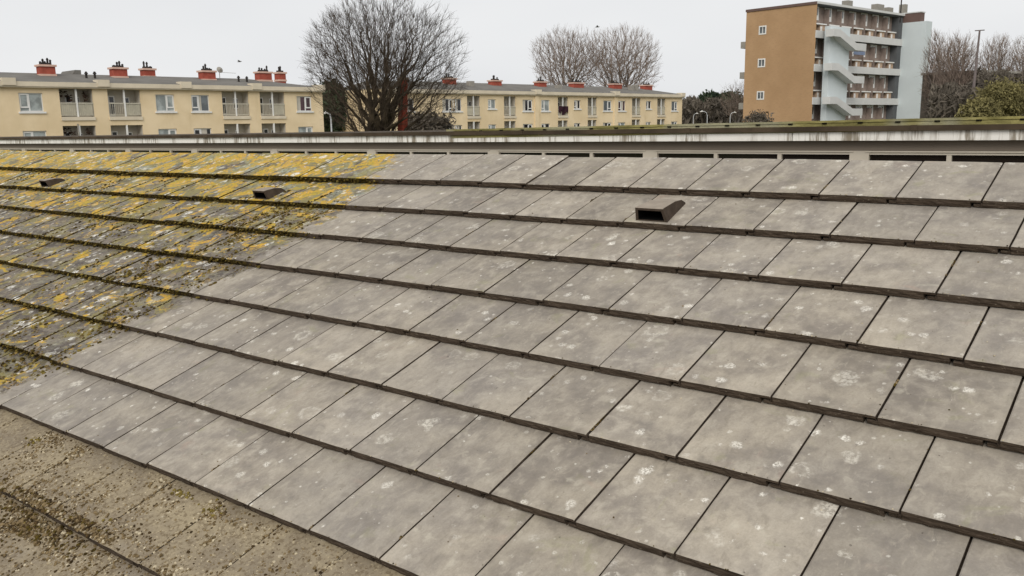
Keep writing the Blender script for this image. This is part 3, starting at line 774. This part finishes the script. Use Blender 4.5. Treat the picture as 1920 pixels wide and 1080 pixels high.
dp = MB(); x = F1.X(144, 220); dp.tube([(x, -.06, 0), (x, -.06, LZ[1] - 2.6)], .05, 6); dp.build('drainpipe', M['pipe'], b1)

F2 = Frame(at_depth(840, dz_(840)), at_depth(1280, dz_(1280)))
w2_ = [wl_(F2, 848, 866, 186, 208, 0), wl_(F2, 915, 930, 187, 205.5, 1), wl_(F2, 980, 999, 187, 210, 0, True), wl_(F2, 1015, 1031, 188, 209.5, 1, False), wl_(F2, 1076.5, 1088.5, 188.5, 204, 0),
       wl_(F2, 1131, 1147, 188.5, 208, 2, True), wl_(F2, 1159.5, 1173, 189, 207.5, 3, False), wl_(F2, 1211.5, 1221, 190, 203, 0), wl_(F2, 1259, 1270.5, 189, 206.5, 2, True)]
tall = [w for i, w in enumerate(w2_) if i in (0, 2, 3, 5, 6, 8)]; sh = [w for i, w in enumerate(w2_) if i in (1, 4, 7)]
zt_ = (sum(w[2] for w in tall) / 6, sum(w[3] for w in tall) / 6); zs_ = (sum(w[2] for w in sh) / 3, zt_[1])
w2_ = norm_w(tall, F2, zt_) + norm_w(sh, F2, zs_)
l2_ = [lg_(F2, 876, 900, 180, 216.5), lg_(F2, 945, 967, 181, 216.5), lg_(F2, 1046, 1065, 182.5, 217.5, 2), lg_(F2, 1102, 1119, 183, 216), lg_(F2, 1185, 1201, 184, 215.5), lg_(F2, 1232.5, 1247.5, 184, 215)]
LZ2 = (sum(l[2] for l in l2_) / 6, sum(l[3] for l in l2_) / 6); l2_ = [(a, b, LZ2[0], LZ2[1], z_) for a, b, _, _, z_ in l2_]
xl2 = F2.X(722, 200)
for i in range(2): w2_.append((xl2 + 2 + i * 5.5, xl2 + 3.7 + i * 5.5, *zt_, 0, bool(i % 2)))
ze2 = F2.Z(1050, 172.5); xr2 = F2.X(1279, 200); zr2 = F2.Z(1100, 161.5, 5) - ze2
b2, rf2 = flats(F2, xl2, xr2, ze2, zr2, 'pale yellow three storey flats in the middle, half behind the big bare tree', w2_, l2_, [F2.X(1006, 172), F2.X(1154, 175), xr2 - .3])
for px in (1006, 1154):
    pl = MB(); x = F2.X(px, 200); pl.box(x - .35, x + .35, -.12, -.003, 0, ze2 - .46); pl.build('pilaster', M['yellow'], b2)
for (a, b, t, s, d, n) in ((830, 857, 146, 160, 3.4, 3), (916, 942, 150, 164.5, 3.4, 3), (1002, 1026, 152.5, 165, 3.4, 3), (1067, 1096, 154.5, 167, 3.4, 4), (1142, 1167, 156.5, 169, 3.4, 2), (1201, 1224, 159, 170.5, 3.4, 3)):
    chimney(rf2, F2, a, b, t, s, d, .9, n, rr)
for px, t, s in ((883, 152, 163), (1048, 159, 168), (1185, 160, 168), (1192, 159, 168)):
    x, zt = F2.hit(px, t, 2.5); zb = F2.Z(px, s, 2.5); vb = MB(); vb.box(x - .35, x + .35, 2.3, 2.9, zb - .3, zt); vb.build('vent_box', M['pipe'], rf2)
rb_ = at_depth(747, 52.6); rb_.z = 0; rt_ = at_depth(756, 52.6, 150); rw = 8.5 * 52 / FPX
cs = empty('chimney_stack', Matrix.Translation(rb_), 'slim red brick chimney stack among the branches of the largest bare tree', 'chimney')
d_ = rt_ - rb_; k_ = MB(); k_.tube([(0, 0, 0), tuple(d_ * .5), tuple(d_)], [rw * 1.25, rw * 1.15, rw], 4); k_.build('stack', simple('dull_red_brick', srgb(138, 66, 52), .2, 2, .9, .1), cs)
k_ = MB(); k_.tube([tuple(d_), tuple(d_ + Vector((0, 0, .14)))], [rw * 1.3, rw * 1.3], 4); k_.build('cap', M['brick'], cs)

# ------------------------------------------------------------------ the tower block
FT = Frame(at_depth(1522, 143.0), at_depth(1685, 162.5))
tw = empty('gallery_flats_tower', FT.mat(), 'tall block of gallery flats with ochre brick end wall and outdoor stair', 'tower block')
m = Mt('ochre_brick', .9, .15)
c = m.mix(m.rng(m.noise(.12, 3, .6), .3, .7), srgb(174, 141, 106), srgb(190, 156, 120)); c = m.mix(m.math('MULTIPLY', m.rng(m.noise(1.6, 4, .7, m.map((1, 1, 3))), .45, .7), .25), c, srgb(146, 118, 90)); m.col(c)
M['ochre'] = m.m
M['panel'] = simple('pale_blue_render', srgb(208, 216, 218), .04, .25, .8, .2)
M['panel2'] = simple('white_grey_parapet', srgb(208, 208, 206), .05, .4, .8, .2)
M['brn'] = simple('brown_brick_infill', srgb(146, 132, 124), .18, .8, .9, .1)
M['brn2'] = simple('light_brown_porch', srgb(184, 160, 138), .18, .8, .9, .1)
M['dkbrn'] = simple('dark_brown_cladding', srgb(108, 88, 82), .1, .6, .7, .2)
M['soffit'] = simple('grey_soffit', srgb(96, 98, 100), .1, .6, .9, .1)
ZT = FT.Z(1523, 1.5); GL = FT.X(1686, 150); DEP = 13.2; PIT = FT.Z(1519, 55.5) - FT.Z(1519, 119.5)
p = lambda nm, mat, f, par=tw: (lambda mb: (f(mb), mb.build(nm, mat, par))[1])(MB())
RC = 1.35                                 # gallery recess
ow = [FT.X(1410, 50, 0)]
# end wall: world points of its windows, through a frame along the short side
ca = FT.world(0, 0); cb = FT.world(0, DEP)
FE = Frame(cb, ca)
ops = []
for px, py in ((1430, 56.5), (1428, 118.0), (1426, 179)):
    x, zz_ = FE.hit(px, py); ops.append((x - .62, x + .62, zz_ - .62, zz_ + .62, .2))
em = MB(); wall_open(em, 0, DEP, 0, ZT, ops)
# move from the end-wall frame into the tower frame
def e2t(v): wpt = FE.world(v[0], v[1], v[2]) - FT.o; return (wpt.dot(FT.x), wpt.dot(FT.y), wpt.z)
em.v = [e2t(v) for v in em.v]; em.build('end_wall', M['ochre'], tw)
for a, b, c0, d0, _ in ops:
    f = MB(); t = .2
    f.box(a - .1, b + .1, -.06, .0, d0 - .1, d0 + .1); f.box(a - .1, b + .1, -.06, .0, c0 - .1, c0 + .1); f.box(a - .1, a + .1, -.06, .0, c0 + .1, d0 - .1); f.box(b - .1, b + .1, -.06, .0, c0 + .1, d0 - .1)
    f.box((a + b) / 2 - .05, (a + b) / 2 + .05, -.03, .08, c0 + .1, d0 - .1)
    f.v = [e2t(v) for v in f.v]; fo_ = f.build('window', M['white'], tw)
    g = MB(); g.box(a, b, .1, .12, c0, d0); g.v = [e2t(v) for v in g.v]; g.build('pane', G[2], fo_)
p('rear_wall', M['brn'], lambda b: (b.box(.002, GL + 4, DEP - .3, DEP - .002, 0, ZT - .002)))
p('roof', M['soffit'], lambda b: b.box(.003, GL + 4, -.02, DEP - .003, ZT - .5, ZT - .003))
p('roof_edge', M['panel2'], lambda b: (b.box(-.1, GL + .2, -.25, -.021, ZT - .32, ZT + .04)))
p('roof_trim', M['dkbrn'], lambda b: (b.box(-.14, -.003, -.02, DEP + .1, ZT - .35, ZT + .06)))
p('gallery_wall', M['brn'], lambda b: b.box(.004, GL, RC, RC + .3, 0, ZT - .52))
for k in range(5):
    zt = FT.Z(1519, 55.5) - k * PIT
    if zt < .5: break
    p('gallery_parapet', M['panel2'], lambda b: b.box(-.05, GL, -.12, .06, zt - 1.15, zt))
    p('gallery_floor', M['soffit'], lambda b: b.box(.006, GL - .01, .062, RC - .004, zt - 1.13, zt - .93))
NU = 7; UW = GL / (NU + .35)
doors = wins = None
def unit_parts():
    a = MB(); a.box(.05, UW * .56, 0, .10, 0, 2.25); fa_ = a.build('window', M['white'], tw)     # upper window
    g = MB(); g.box(.32, UW * .27, -.03, -.002, .75, 1.9); g.box(UW * .34, UW * .47, -.03, -.002, .75, 1.9); g_ = g.build('pane', G[2], fa_)
    d = MB(); d.box(.15, UW * .26, 0, .08, 0, 2.05); d_ = d.build('door', M['white'], tw)
    e = MB(); e.box(.3, UW * .22, -.03, -.002, 1.0, 1.8); e_ = e.build('pane', G[0], d_)
    q = MB(); q.box(UW * .36, UW * .80, -.85, .0, 0, 1.95); q_ = q.build('porch_box', M['brn2'], tw)
    w = MB(); w.box(UW * .02, UW * .84, -1.0, .0, 1.952, 2.15); w_ = w.build('cap', M['white'], q_)
    z_ = MB(); z_.box(UW * .40, UW * .54, -.88, -.852, .9, 1.7); z2 = z_.build('box_panel', M['white'], q_)
    dv = MB(); dv.box(-.12, .06, -.95, .0, 0, 4.5); dv_ = dv.build('dividing_pier', M['brn'], tw)
    return (fa_, [g_]), (d_, [e_]), (q_, [w_, z2]), (dv_, [])
kit = unit_parts(); first = True
for k in range(5):
    zt = FT.Z(1519, 55.5) - k * PIT; zfl = zt - .93
    for i in range(NU):
        x = .5 + i * UW
        places = ((x, RC - .10, zfl + 2.75), (x, RC - .08, zfl), (x, RC, zfl), (x, RC, zfl))
        for (o, ch), loc in zip(kit, places):
            if zfl < 0 and loc[2] < 0: continue
            if first: o.location = loc
            else:
                c = copy_obj(o, tw, loc)
                for h in ch: copy_obj(h, c, (0, 0, 0))
        first = False
p('sun_screen', simple('blue_grey_awning', srgb(122, 134, 160), .05), lambda b: b.box(FT.X(1599, 98), FT.X(1620, 98), -.2, -.14, FT.Z(1610, 103), FT.Z(1610, 96.5)))
# stair: tall panel with slanting flights in front
sx0, sx1 = FT.X(1537, 120), FT.X(1574, 120); lx = FT.X(1592, 100)
p('stair_wall', M['panel'], lambda b: b.box(sx0, sx1, -1.6, -.6, 0, FT.Z(1555, 48, -1.6)))
for k in range(5):
    z1 = FT.Z(1521, 55.5) - k * PIT
    zl = FT.Z(1583, 84) - k * PIT
    def fl(b):
        b.prism([(.2, z1 - 1.15), (sx0 + .6, z1 - 1.15), (sx1 - .4, zl - 1.15), (lx, zl - 1.15), (lx, zl), (sx1 - .4, zl), (sx0 + .6, z1), (.2, z1)][::-1], -3.0, -1.602)
    p('stair_flight', M['panel2'], fl)
p('gallery_end', M['soffit'], lambda b: b.box(GL - 1.5, GL - .002, .065, RC - .006, 0, ZT - .53))
# lift tower
zl_ = FT.Z(1688, 42.5, 0); ldep = 9.0
xr_ = GL + 3.6
for yv in np.arange(3, 14, .25):          # how far the lift tower stands forward
    if FT.world(GL, -yv).x is None: break
    q_ = Vector(FT.world(GL, -yv, zl_)) - CAM; cc = W.transposed() @ q_
    if 960 + FPX * cc.x / cc.z > 1736: ldep = yv; break
for xv in np.arange(.5, 8, .1):
    q_ = Vector(FT.world(GL + xv, -ldep, zl_)) - CAM; cc = W.transposed() @ q_
    if 960 + FPX * cc.x / cc.z > 1748: xr_ = GL + xv; break
p('lift_tower', M['panel'], lambda b: b.box(GL + .01, xr_, -ldep, DEP - 1, 0, zl_))
p('plant_room', M['dkbrn'], lambda b: b.box(GL + .1, xr_ - .6, -ldep + 1.2, .5, zl_ + .002, FT.Z(1700, 19, -3)))
p('plant_room_rim', M['panel2'], lambda b: b.box(GL, xr_ - .5, -ldep + 1.1, .6, FT.Z(1700, 19, -3) + .002, FT.Z(1700, 17, -3)))
x_, zt_ = FT.hit(1691, -8, 0); p('aerial_mast', M['pot'], lambda b: b.tube([(x_, 0, zl_), (x_, 0, zt_)], .12, 5))
for px, t, w in ((1595, 1, .8), (1652, 8, 1.3), (1671, 14, .9), (1700, 8, .5)):
    x_, zt_ = FT.hit(px, t, 4); p('rooftop_vent', M['pipe'], lambda b: b.box(x_ - w, x_ + w, 4, 5.2, ZT - .1, zt_))
for y_ in (66, 128, 190): p('balcony', M['pipe'], lambda b: b.box(.2, 3.0, DEP, DEP + 1.1, FT.Z(1519, y_) - 1.0, FT.Z(1519, y_) + .1))

# ------------------------------------------------------------------ trees
def bark(name, a, b):
    m = Mt(name, .95, .1); m.col(m.mix(m.rng(m.noise(1.5, 4), .35, .65), srgb(*a)[:3], srgb(*b)[:3])); return m.m
M['bark'] = bark('dark_bark', (50, 43, 36), (82, 72, 58)); M['twig'] = bark('brown_twigs', (62, 54, 46), (88, 77, 66))
M['bark2'] = bark('grey_bark', (94, 87, 82), (122, 114, 108)); M['twig2'] = bark('grey_brown_twigs', (120, 106, 96), (146, 131, 120))
def leafm(name, a, b):
    m = Mt(name, .9, .1); m.col(m.mix(m.rng(m.noise(.7, 4), .35, .65), srgb(*a)[:3], srgb(*b)[:3])); return m.m
M['everg'] = leafm('evergreen_needles', (44, 54, 44), (72, 84, 62)); M['olive'] = leafm('olive_leaves', (104, 98, 66), (138, 130, 88)); M['wood'] = leafm('bare_brown_thicket', (84, 78, 70), (112, 104, 94))
M['ivy'] = leafm('ivy_leaves', (50, 54, 34), (84, 84, 50))

def grow(seed, fork, crown_c, rad, n, stems=7, bf=.35, seg=.5, below=.55):
    """space filling branch structure: returns node positions and parents"""
    g = np.random.default_rng(seed)
    pts = [np.array([0, 0, 0.])]; par = [-1]; path = [0.]
    k = max(2, int(fork / seg))
    for i in range(1, k + 1): pts.append(np.array([g.normal(0, .03), g.normal(0, .03), fork * i / k])); par.append(i - 1); path.append(fork * i / k * .2)
    P = np.zeros((n * 6 + 500, 3)); Q = np.zeros(n * 6 + 500); m = len(pts)
    P[:m] = pts; Q[:m] = path
    c = np.array(crown_c); rad = np.array(rad); tg = []
    while len(tg) < n:
        v = g.normal(size=3); v /= np.linalg.norm(v); r = g.random() ** .42
        q = v * r
        if q[2] < -below: continue
        wob = 1 + .08 * math.sin(3 * math.atan2(v[1], v[0]) + seed) + .05 * math.sin(5 * v[2] + seed) + .10 * noise.noise(Vector(tuple(v * 3.3 + seed)))
        t = c + q * rad * wob
        if t[2] < fork * .6: continue
        tg.append(t)
    tg = np.array(tg); d = np.linalg.norm(tg - P[k], axis=1); tg = tg[np.argsort(d + g.normal(0, .5, n))]
    start = k - 1
    for t in tg:
        D = np.linalg.norm(P[start:m] - t, axis=1) + bf * Q[start:m]
        # prefer parents lower than the target so limbs sweep up
        D += .5 * np.maximum(0, P[start:m, 2] - t[2] + .1)
        i = int(np.argmin(D)) + start; a = P[i].copy(); L_ = np.linalg.norm(t - a); s = max(1, min(5, int(L_ / seg)))
        prev = i; sag = np.array([0, 0, -.10 * L_]) + g.normal(0, .05 * L_, 3)
        for q in range(1, s + 1):
            f = q / s; x = a + (t - a) * f + sag * (4 * f * (1 - f)) * .6
            if m >= len(P): break
            P[m] = x; par.append(prev); Q[m] = Q[prev] + L_ / s; prev = m; m += 1
    return P[:m], par, g
def tree(name, base, fork, crown_c, rad, n, label, group=None, seed=1, trunk_r=.35, tip=.011, mats=('bark', 'twig'), twigs=4, tl=.55, cat='tree', bf=.35, seg=.5, below=.55, expo=2.35, up=.5, thr=.06):
    P, par, g = grow(seed, fork, crown_c, rad, n, bf=bf, seg=seg, below=below)
    m = len(P); acc = np.zeros(m); ch = np.zeros(m, int)
    for i in range(1, m): ch[par[i]] += 1
    acc[ch == 0] = tip ** expo
    for i in range(m - 1, 0, -1): acc[par[i]] += acc[i]
    r = acc ** (1 / expo); r *= min(1.0, 1e9); sc = trunk_r / r[1]
    r = np.where(r > tip * 2.5, tip * 2.5 + (r - tip * 2.5) * ((trunk_r - tip * 2.5) / (r[1] - tip * 2.5)), r)
    root = empty(name, Matrix.Translation(base), label, cat, group)
    tb, cb_ = MB(), MB()
    def seg_(mb, a, b, ra, rb, sides):
        d = b - a; L_ = np.linalg.norm(d)
        if L_ < 1e-6: return
        d = d / L_; u = np.cross(d, [0, 0, 1.] if abs(d[2]) < .9 else [1., 0, 0]); u /= np.linalg.norm(u); w = np.cross(d, u); k = len(mb.v)
        for p_, rr_ in ((a, ra), (b, rb)):
            for j in range(sides):
                t = 6.2832 * j / sides; mb.v.append(tuple(p_ + (u * math.cos(t) + w * math.sin(t)) * rr_))
        for j in range(sides): mb.f.append((k + j, k + (j + 1) % sides, k + sides + (j + 1) % sides, k + sides + j)); mb.m.append(0)
    for i in range(1, m):
        a = P[par[i]]; b = P[i]; ra = r[par[i]] if r[par[i]] < r[i] * 1.6 else r[i] * 1.25; big = r[i] > thr
        seg_(tb if big else cb_, a, b, ra, r[i], 8 if r[i] > .12 else (5 if big else 3))
    cc = np.array(crown_c)
    for i in range(1, m):
        if r[i] > tip * 2.6: continue
        k = twigs if ch[i] == 0 else (1 if g.random() < .55 else 0)
        base_d = P[i] - P[par[i]]; base_d = base_d / (np.linalg.norm(base_d) + 1e-9)
        for _ in range(k):
            out = (P[i] - cc) / rad; out /= np.linalg.norm(out) + 1e-9
            d = base_d * .7 + out * .5 + np.array([0, 0, up]) + g.normal(0, .45, 3); d /= np.linalg.norm(d)
            L_ = tl * g.uniform(.5, 1.3); mid = P[i] + d * L_ * .5 + g.normal(0, .04, 3); e = mid + (d + g.normal(0, .25, 3)) * L_ * .5
            seg_(cb_, P[i], mid, tip * .8, tip * .6, 3); seg_(cb_, mid, e, tip * .6, tip * .35, 3)
    tb.build('trunk', M[mats[0]], root, True); cb_.build('crown', M[mats[1]], root)
    return root
def ground_pt(px, z): q = at_depth(px, z); q.z = 0; return q
def zed(px, py, z): return at_depth(px, z, py).z
def wid(z, px): return px * z / FPX
# the big spreading tree left of the middle
Z0 = 52; b = ground_pt(712, Z0)
ctr = at_depth(716, Z0, 128)
tree('bare_tree', b, 2.2, (ctr.x - b.x, ctr.y - b.y, ctr.z), (wid(Z0, 150), wid(Z0, 150), wid(Z0, 125)), 4000, 'largest bare tree, wide round crown of fine twigs between the yellow flats', 'bare trees', 5, .62, .0072, twigs=6, tl=.62, below=.95, bf=.62, seg=.45, expo=2.15)
# the pair behind the middle flats
def bt(px, pyc, z, wx, hz, n, label, seed, fork=5, **k):
    b = ground_pt(px, z); c = at_depth(px, z, pyc)
    return tree('bare_tree', b, fork, (c.x - b.x, c.y - b.y, c.z), (wid(z, wx), wid(z, wx), wid(z, hz)), n, label, 'bare trees', seed, **k)
far = dict(mats=('bark2', 'twig2'), tip=.018, trunk_r=.5, twigs=4, tl=1.0, seg=.9, bf=.6, up=.9, expo=2.2, thr=.1)
bt(1062, 118, 140, 70, 64, 1900, 'left of the two bare trees standing behind the middle flats', 12, 8, below=.9, **far)
bt(1164, 121, 140, 76, 64, 2100, 'right of the two bare trees standing behind the middle flats', 17, 8, below=.9, **far)
bt(1385, 190, 165, 32, 32, 450, 'small bare tree beside the left edge of the ochre end wall', 23, 4, below=.9, **far)
bt(1752, 135, 120, 20, 72, 700, 'bare tree close against the right side of the lift tower', 31, 6, below=.95, **far)
bt(1792, 138, 115, 36, 66, 1500, 'bare tree right of the lift tower, left of the leaning mast', 33, 5, below=.95, **far)
bt(1868, 125, 150, 34, 56, 1200, 'bare tree behind the flat roofed shed, right of the leaning mast', 37, 6, below=.95, **far)
bt(1925, 130, 145, 34, 58, 1100, 'bare tree cut by the right edge of the photo', 41, 6, below=.95, **far)

def leafy(name, base, c, rad, n, size, mat, label, cat, group=None, seed=1, trunk=.2, clump=9, kind=None, trunk_mat='bark', elong=1.6):
    g = np.random.default_rng(seed); root = empty(name, Matrix.Translation(base), label, cat, group)
    t = MB(); t.tube([(0, 0, 0), (c[0] * .5, c[1] * .5, c[2] * .5), (c[0], c[1], c[2] + rad[2] * .5)], [trunk, trunk * .7, trunk * .2], 7)
    for i in range(7):
        v = g.normal(size=3); v[2] = abs(v[2]) * .6; v /= np.linalg.norm(v); e = np.array(c) + v * np.array(rad) * .7
        t.tube([(c[0] * .7, c[1] * .7, c[2] * .7), tuple((np.array(c) * .85 + e) / 2), tuple(e)], [trunk * .4, trunk * .25, trunk * .08], 5)
    t.build('trunk', M[trunk_mat], root)
    leaves(c, rad, n, size, g, clump, elong).build('crown', M[mat], root)
    return root
def leaves(c, rad, n, size, g, clump=9, elong=1.6, mb=None):
    mb = mb or MB(); nc = max(1, n // clump); cc = []
    while len(cc) < nc:
        v = g.normal(size=3); v /= np.linalg.norm(v); r = g.random() ** .4
        cc.append(np.array(c) + v * r * np.array(rad) * (1 + .16 * math.sin(4 * math.atan2(v[1], v[0])) + .12 * g.normal()))
    for q in cc:
        for _ in range(clump):
            p_ = q + g.normal(0, size * 1.5, 3); d = g.normal(size=3); d /= np.linalg.norm(d); u = np.cross(d, g.normal(size=3)); u /= np.linalg.norm(u)
            s = size * g.uniform(.5, 1.2); mb.face([tuple(p_ - d * s * elong), tuple(p_ + u * s * .5), tuple(p_ + d * s * elong), tuple(p_ - u * s * .5)])
    return mb
def lf(name, px, pyc, z, wx, hz, n, size, mat, label, cat='tree', seed=1, group=None, **k):
    b = ground_pt(px, z); c = at_depth(px, z, pyc); return leafy(name, b, (c.x - b.x, c.y - b.y, c.z), (wid(z, wx), wid(z, wx), wid(z, hz)), n, size, M and mat, label, cat, group, seed, **k)
lf('evergreen_tree', 622, 200, 92, 24, 42, 9000, .22, 'everg', 'dark evergreen tree at the right end of the left flats', seed=3)
lf('evergreen_tree', 1332, 188, 190, 13, 5, 2500, .4, 'everg', 'left of two small dark evergreens above the distant thicket', seed=4, group='distant evergreens')
lf('evergreen_tree', 1368, 188, 190, 11, 6, 2500, .4, 'everg', 'right of two small dark evergreens above the distant thicket', seed=5, group='distant evergreens')
lf('olive_tree', 1880, 190, 85, 46, 36, 13000, .11, 'olive', 'yellowish green leafy tree at the right edge in front of the thicket', seed=6)
lf('olive_bush', 1838, 212, 80, 28, 22, 5000, .15, 'olive', 'lower yellowish green bush left of the yellowish green tree', 'bush', seed=7)
lf('bush', 800, 236, 84, 46, 18, 2600, .2, 'wood', 'brown bare bush before the middle flats under the big tree', 'bush', seed=8)
lf('bush', 1420, 226, 120, 24, 14, 900, .2, 'wood', 'brown twiggy bush at the foot of the ochre end wall', 'bush', seed=9)
# thickets far behind: nobody could count their stems
def thicket(name, spans, label, seed, mat='wood', size=.9, dens=1.0, elong=3.2):
    g = np.random.default_rng(seed); mb = MB()
    for px0, px1, z, top in spans:
        n = int((px1 - px0) * 34 * dens)
        for _ in range(n):
            px = g.uniform(px0, px1); zz_ = z * g.uniform(.94, 1.06); tp = zed(px, top + 4 * math.sin(px * .13) + 3 * math.sin(px * .05 + 1) + g.normal(0, 1.2), zz_)
            h = tp * (1 - g.random() ** 1.5 * .9); b = at_depth(px, zz_); d = g.normal(size=3) * [.6, .6, 1]; d[2] = abs(d[2]); d /= np.linalg.norm(d)
            u = np.cross(d, g.normal(size=3)); u /= np.linalg.norm(u); p_ = np.array([b.x, b.y, h]); s = size * g.uniform(.4, 1.1) * (1 - .5 * (h / max(tp, .1)) ** 4)
            mb.face([tuple(p_ - d * s * elong * .5), tuple(p_ + u * s * .35), tuple(p_ + d * s * elong * .5), tuple(p_ - u * s * .35)])
    o = mb.build(name, M[mat]); return tag(o, label, 'thicket', kind='stuff')
thicket('thicket', [(1262, 1420, 185, 192), (1262, 1420, 200, 186)], 'distant brown thicket between the middle flats and the ochre end wall', 51)
thicket('thicket', [(600, 860, 110, 205), (590, 880, 130, 196)], 'brown thicket behind the big bare tree', 52, dens=.8)
thicket('thicket', [(1742, 1940, 105, 172), (1742, 1960, 112, 158), (1826, 1960, 110, 136)], 'dark brown thicket at right behind the yellowish green tree', 53, size=.6)
# flat roofed shed in the thicket
q = ground_pt(1885, 118); FS = Frame(at_depth(1832, 116), at_depth(1930, 124))
sh_ = empty('shed', FS.mat(), 'brown building with pale flat roof edge above the yellowish green tree', 'building')
a, zt = FS.hit(1834, 131); b_ = FS.X(1965, 131)
mm = MB(); mm.box(0, b_, 0, 8, 0, zt - .3); mm.build('wall', simple('drab_brown_wall', srgb(92, 84, 76)), sh_); mm = MB(); mm.box(-.2, b_ + .2, -.2, 8.2, zt - .3, zt); mm.build('roof_edge', M['pipe'], sh_)

# ------------------------------------------------------------------ mast, lamps, birds
M['metal'] = simple('galvanised_metal', srgb(196, 198, 200), .05, 2, .4, .5); M['mastm'] = simple('brown_grey_mast', srgb(110, 100, 98), .1, 1, .7, .3)
t = at_depth(1837, 100, 57); bt_ = at_depth(1818, 100); bt_.z = 0
ms = empty('mast', Matrix.Translation(bt_), 'thin leaning mast rising above the thicket at right', 'mast')
d = t - bt_; mm = MB(); mm.tube([(0, 0, 0), tuple(d * .5), tuple(d)], [.22, .17, .10], 8); mm.build('pole', M['mastm'], ms)
mm = MB(); mm.tube([tuple(d + Vector((-.5, 0, 0))), tuple(d + Vector((.5, 0, 0)))], .06, 5); mm.build('crossbar', M['mastm'], ms)
def lamp(px, pyt, z, side, label, reach=14):
    b = ground_pt(px, z); h = zed(px, pyt + 5, z); r = wid(z, reach) * side; ht = zed(px, pyt, z)
    e = empty('street_lamp', Matrix.Translation(b), label, 'street lamp', 'curved white street lamps')
    mm = MB(); hx = Vector((rt.x, rt.y, 0)).normalized() * r
    mm.tube([(0, 0, 0), (0, 0, h * .96), tuple(hx * .15 + Vector((0, 0, h + (ht - h) * .5))), tuple(hx * .5 + Vector((0, 0, ht))), tuple(hx + Vector((0, 0, ht)))], [.07, .06, .05, .045, .04], 7)
    mm.build('pole', M['metal'], e)
    mm = MB(); mm.tube([tuple(hx * .7 + Vector((0, 0, ht))), tuple(hx * .9 + Vector((0, 0, ht + .05))), tuple(hx * 1.25 + Vector((0, 0, ht - .05)))], [.05, .11, .05], 8); mm.build('lamp_head', M['white'], e)
lamp(621, 212, 70, -1, 'curved street lamp at the right end of the left flats', 10)
lamp(1326, 209, 130, -1, 'tallest curved street lamp before the distant thicket', 11)
lamp(1300, 213, 150, 1, 'smaller curved street lamp left of the tallest one', 7)
lamp(1369, 211, 150, 1, 'curved street lamp nearest the ochre end wall', 9)
M['bird'] = simple('grey_bird', srgb(120, 118, 116), .1)
for px, py, lb in ((449, 116, 'small bird flying above the left flats'), (1120, 51, 'small bird flying above the two bare trees')):
    c = at_depth(px, 60, py); mm = MB()
    mm.tube([(-.16, 0, 0), (-.05, 0, .02), (.08, 0, .02), (.16, 0, .03)], [.01, .045, .04, .012], 6)
    for s in (1, -1): mm.face([(-.05, 0, .03), (.06, 0, .03), (.03, s * .16, .12), (-.04, s * .30, .08), (-.06, s * .16, .10)])
    o = mm.build('bird', M['bird']); o.location = c; o.rotation_euler = (0, 0, .6); tag(o, lb, 'bird', 'birds in the sky')

# ------------------------------------------------------------------ ground
g = Mt('grass_ground', 1, .1); g.col(g.mix(g.rng(g.noise(.3, 5), .4, .6), srgb(78, 84, 52)[:3], srgb(104, 102, 66)[:3]))
mm = MB(); mm.face([(-1500, -1500, 0), (1500, -1500, 0), (1500, 1500, 0), (-1500, 1500, 0)]); tag(mm.build('ground', g.m), kind='structure')
M['asph'] = simple('asphalt', (.055, .055, .056), .15, 3, .95, .2)
mm = MB(); mm.face([(-40, 8.6, .004), (8, 8.6, .004), (8, 14.5, .004), (-40, 14.5, .004)]); tag(mm.build('pavement', simple('grey_paving', srgb(140, 134, 124), .1, 2)), kind='structure')
rd = MB(); rd.v = [tuple(F1.world(x, y, .004)) for x, y in ((-30, -12), (120, -12), (120, -6), (-30, -6))]; rd.f = [(0, 1, 2, 3)]; rd.m = [0]; tag(rd.build('road', M['asph']), kind='structure')
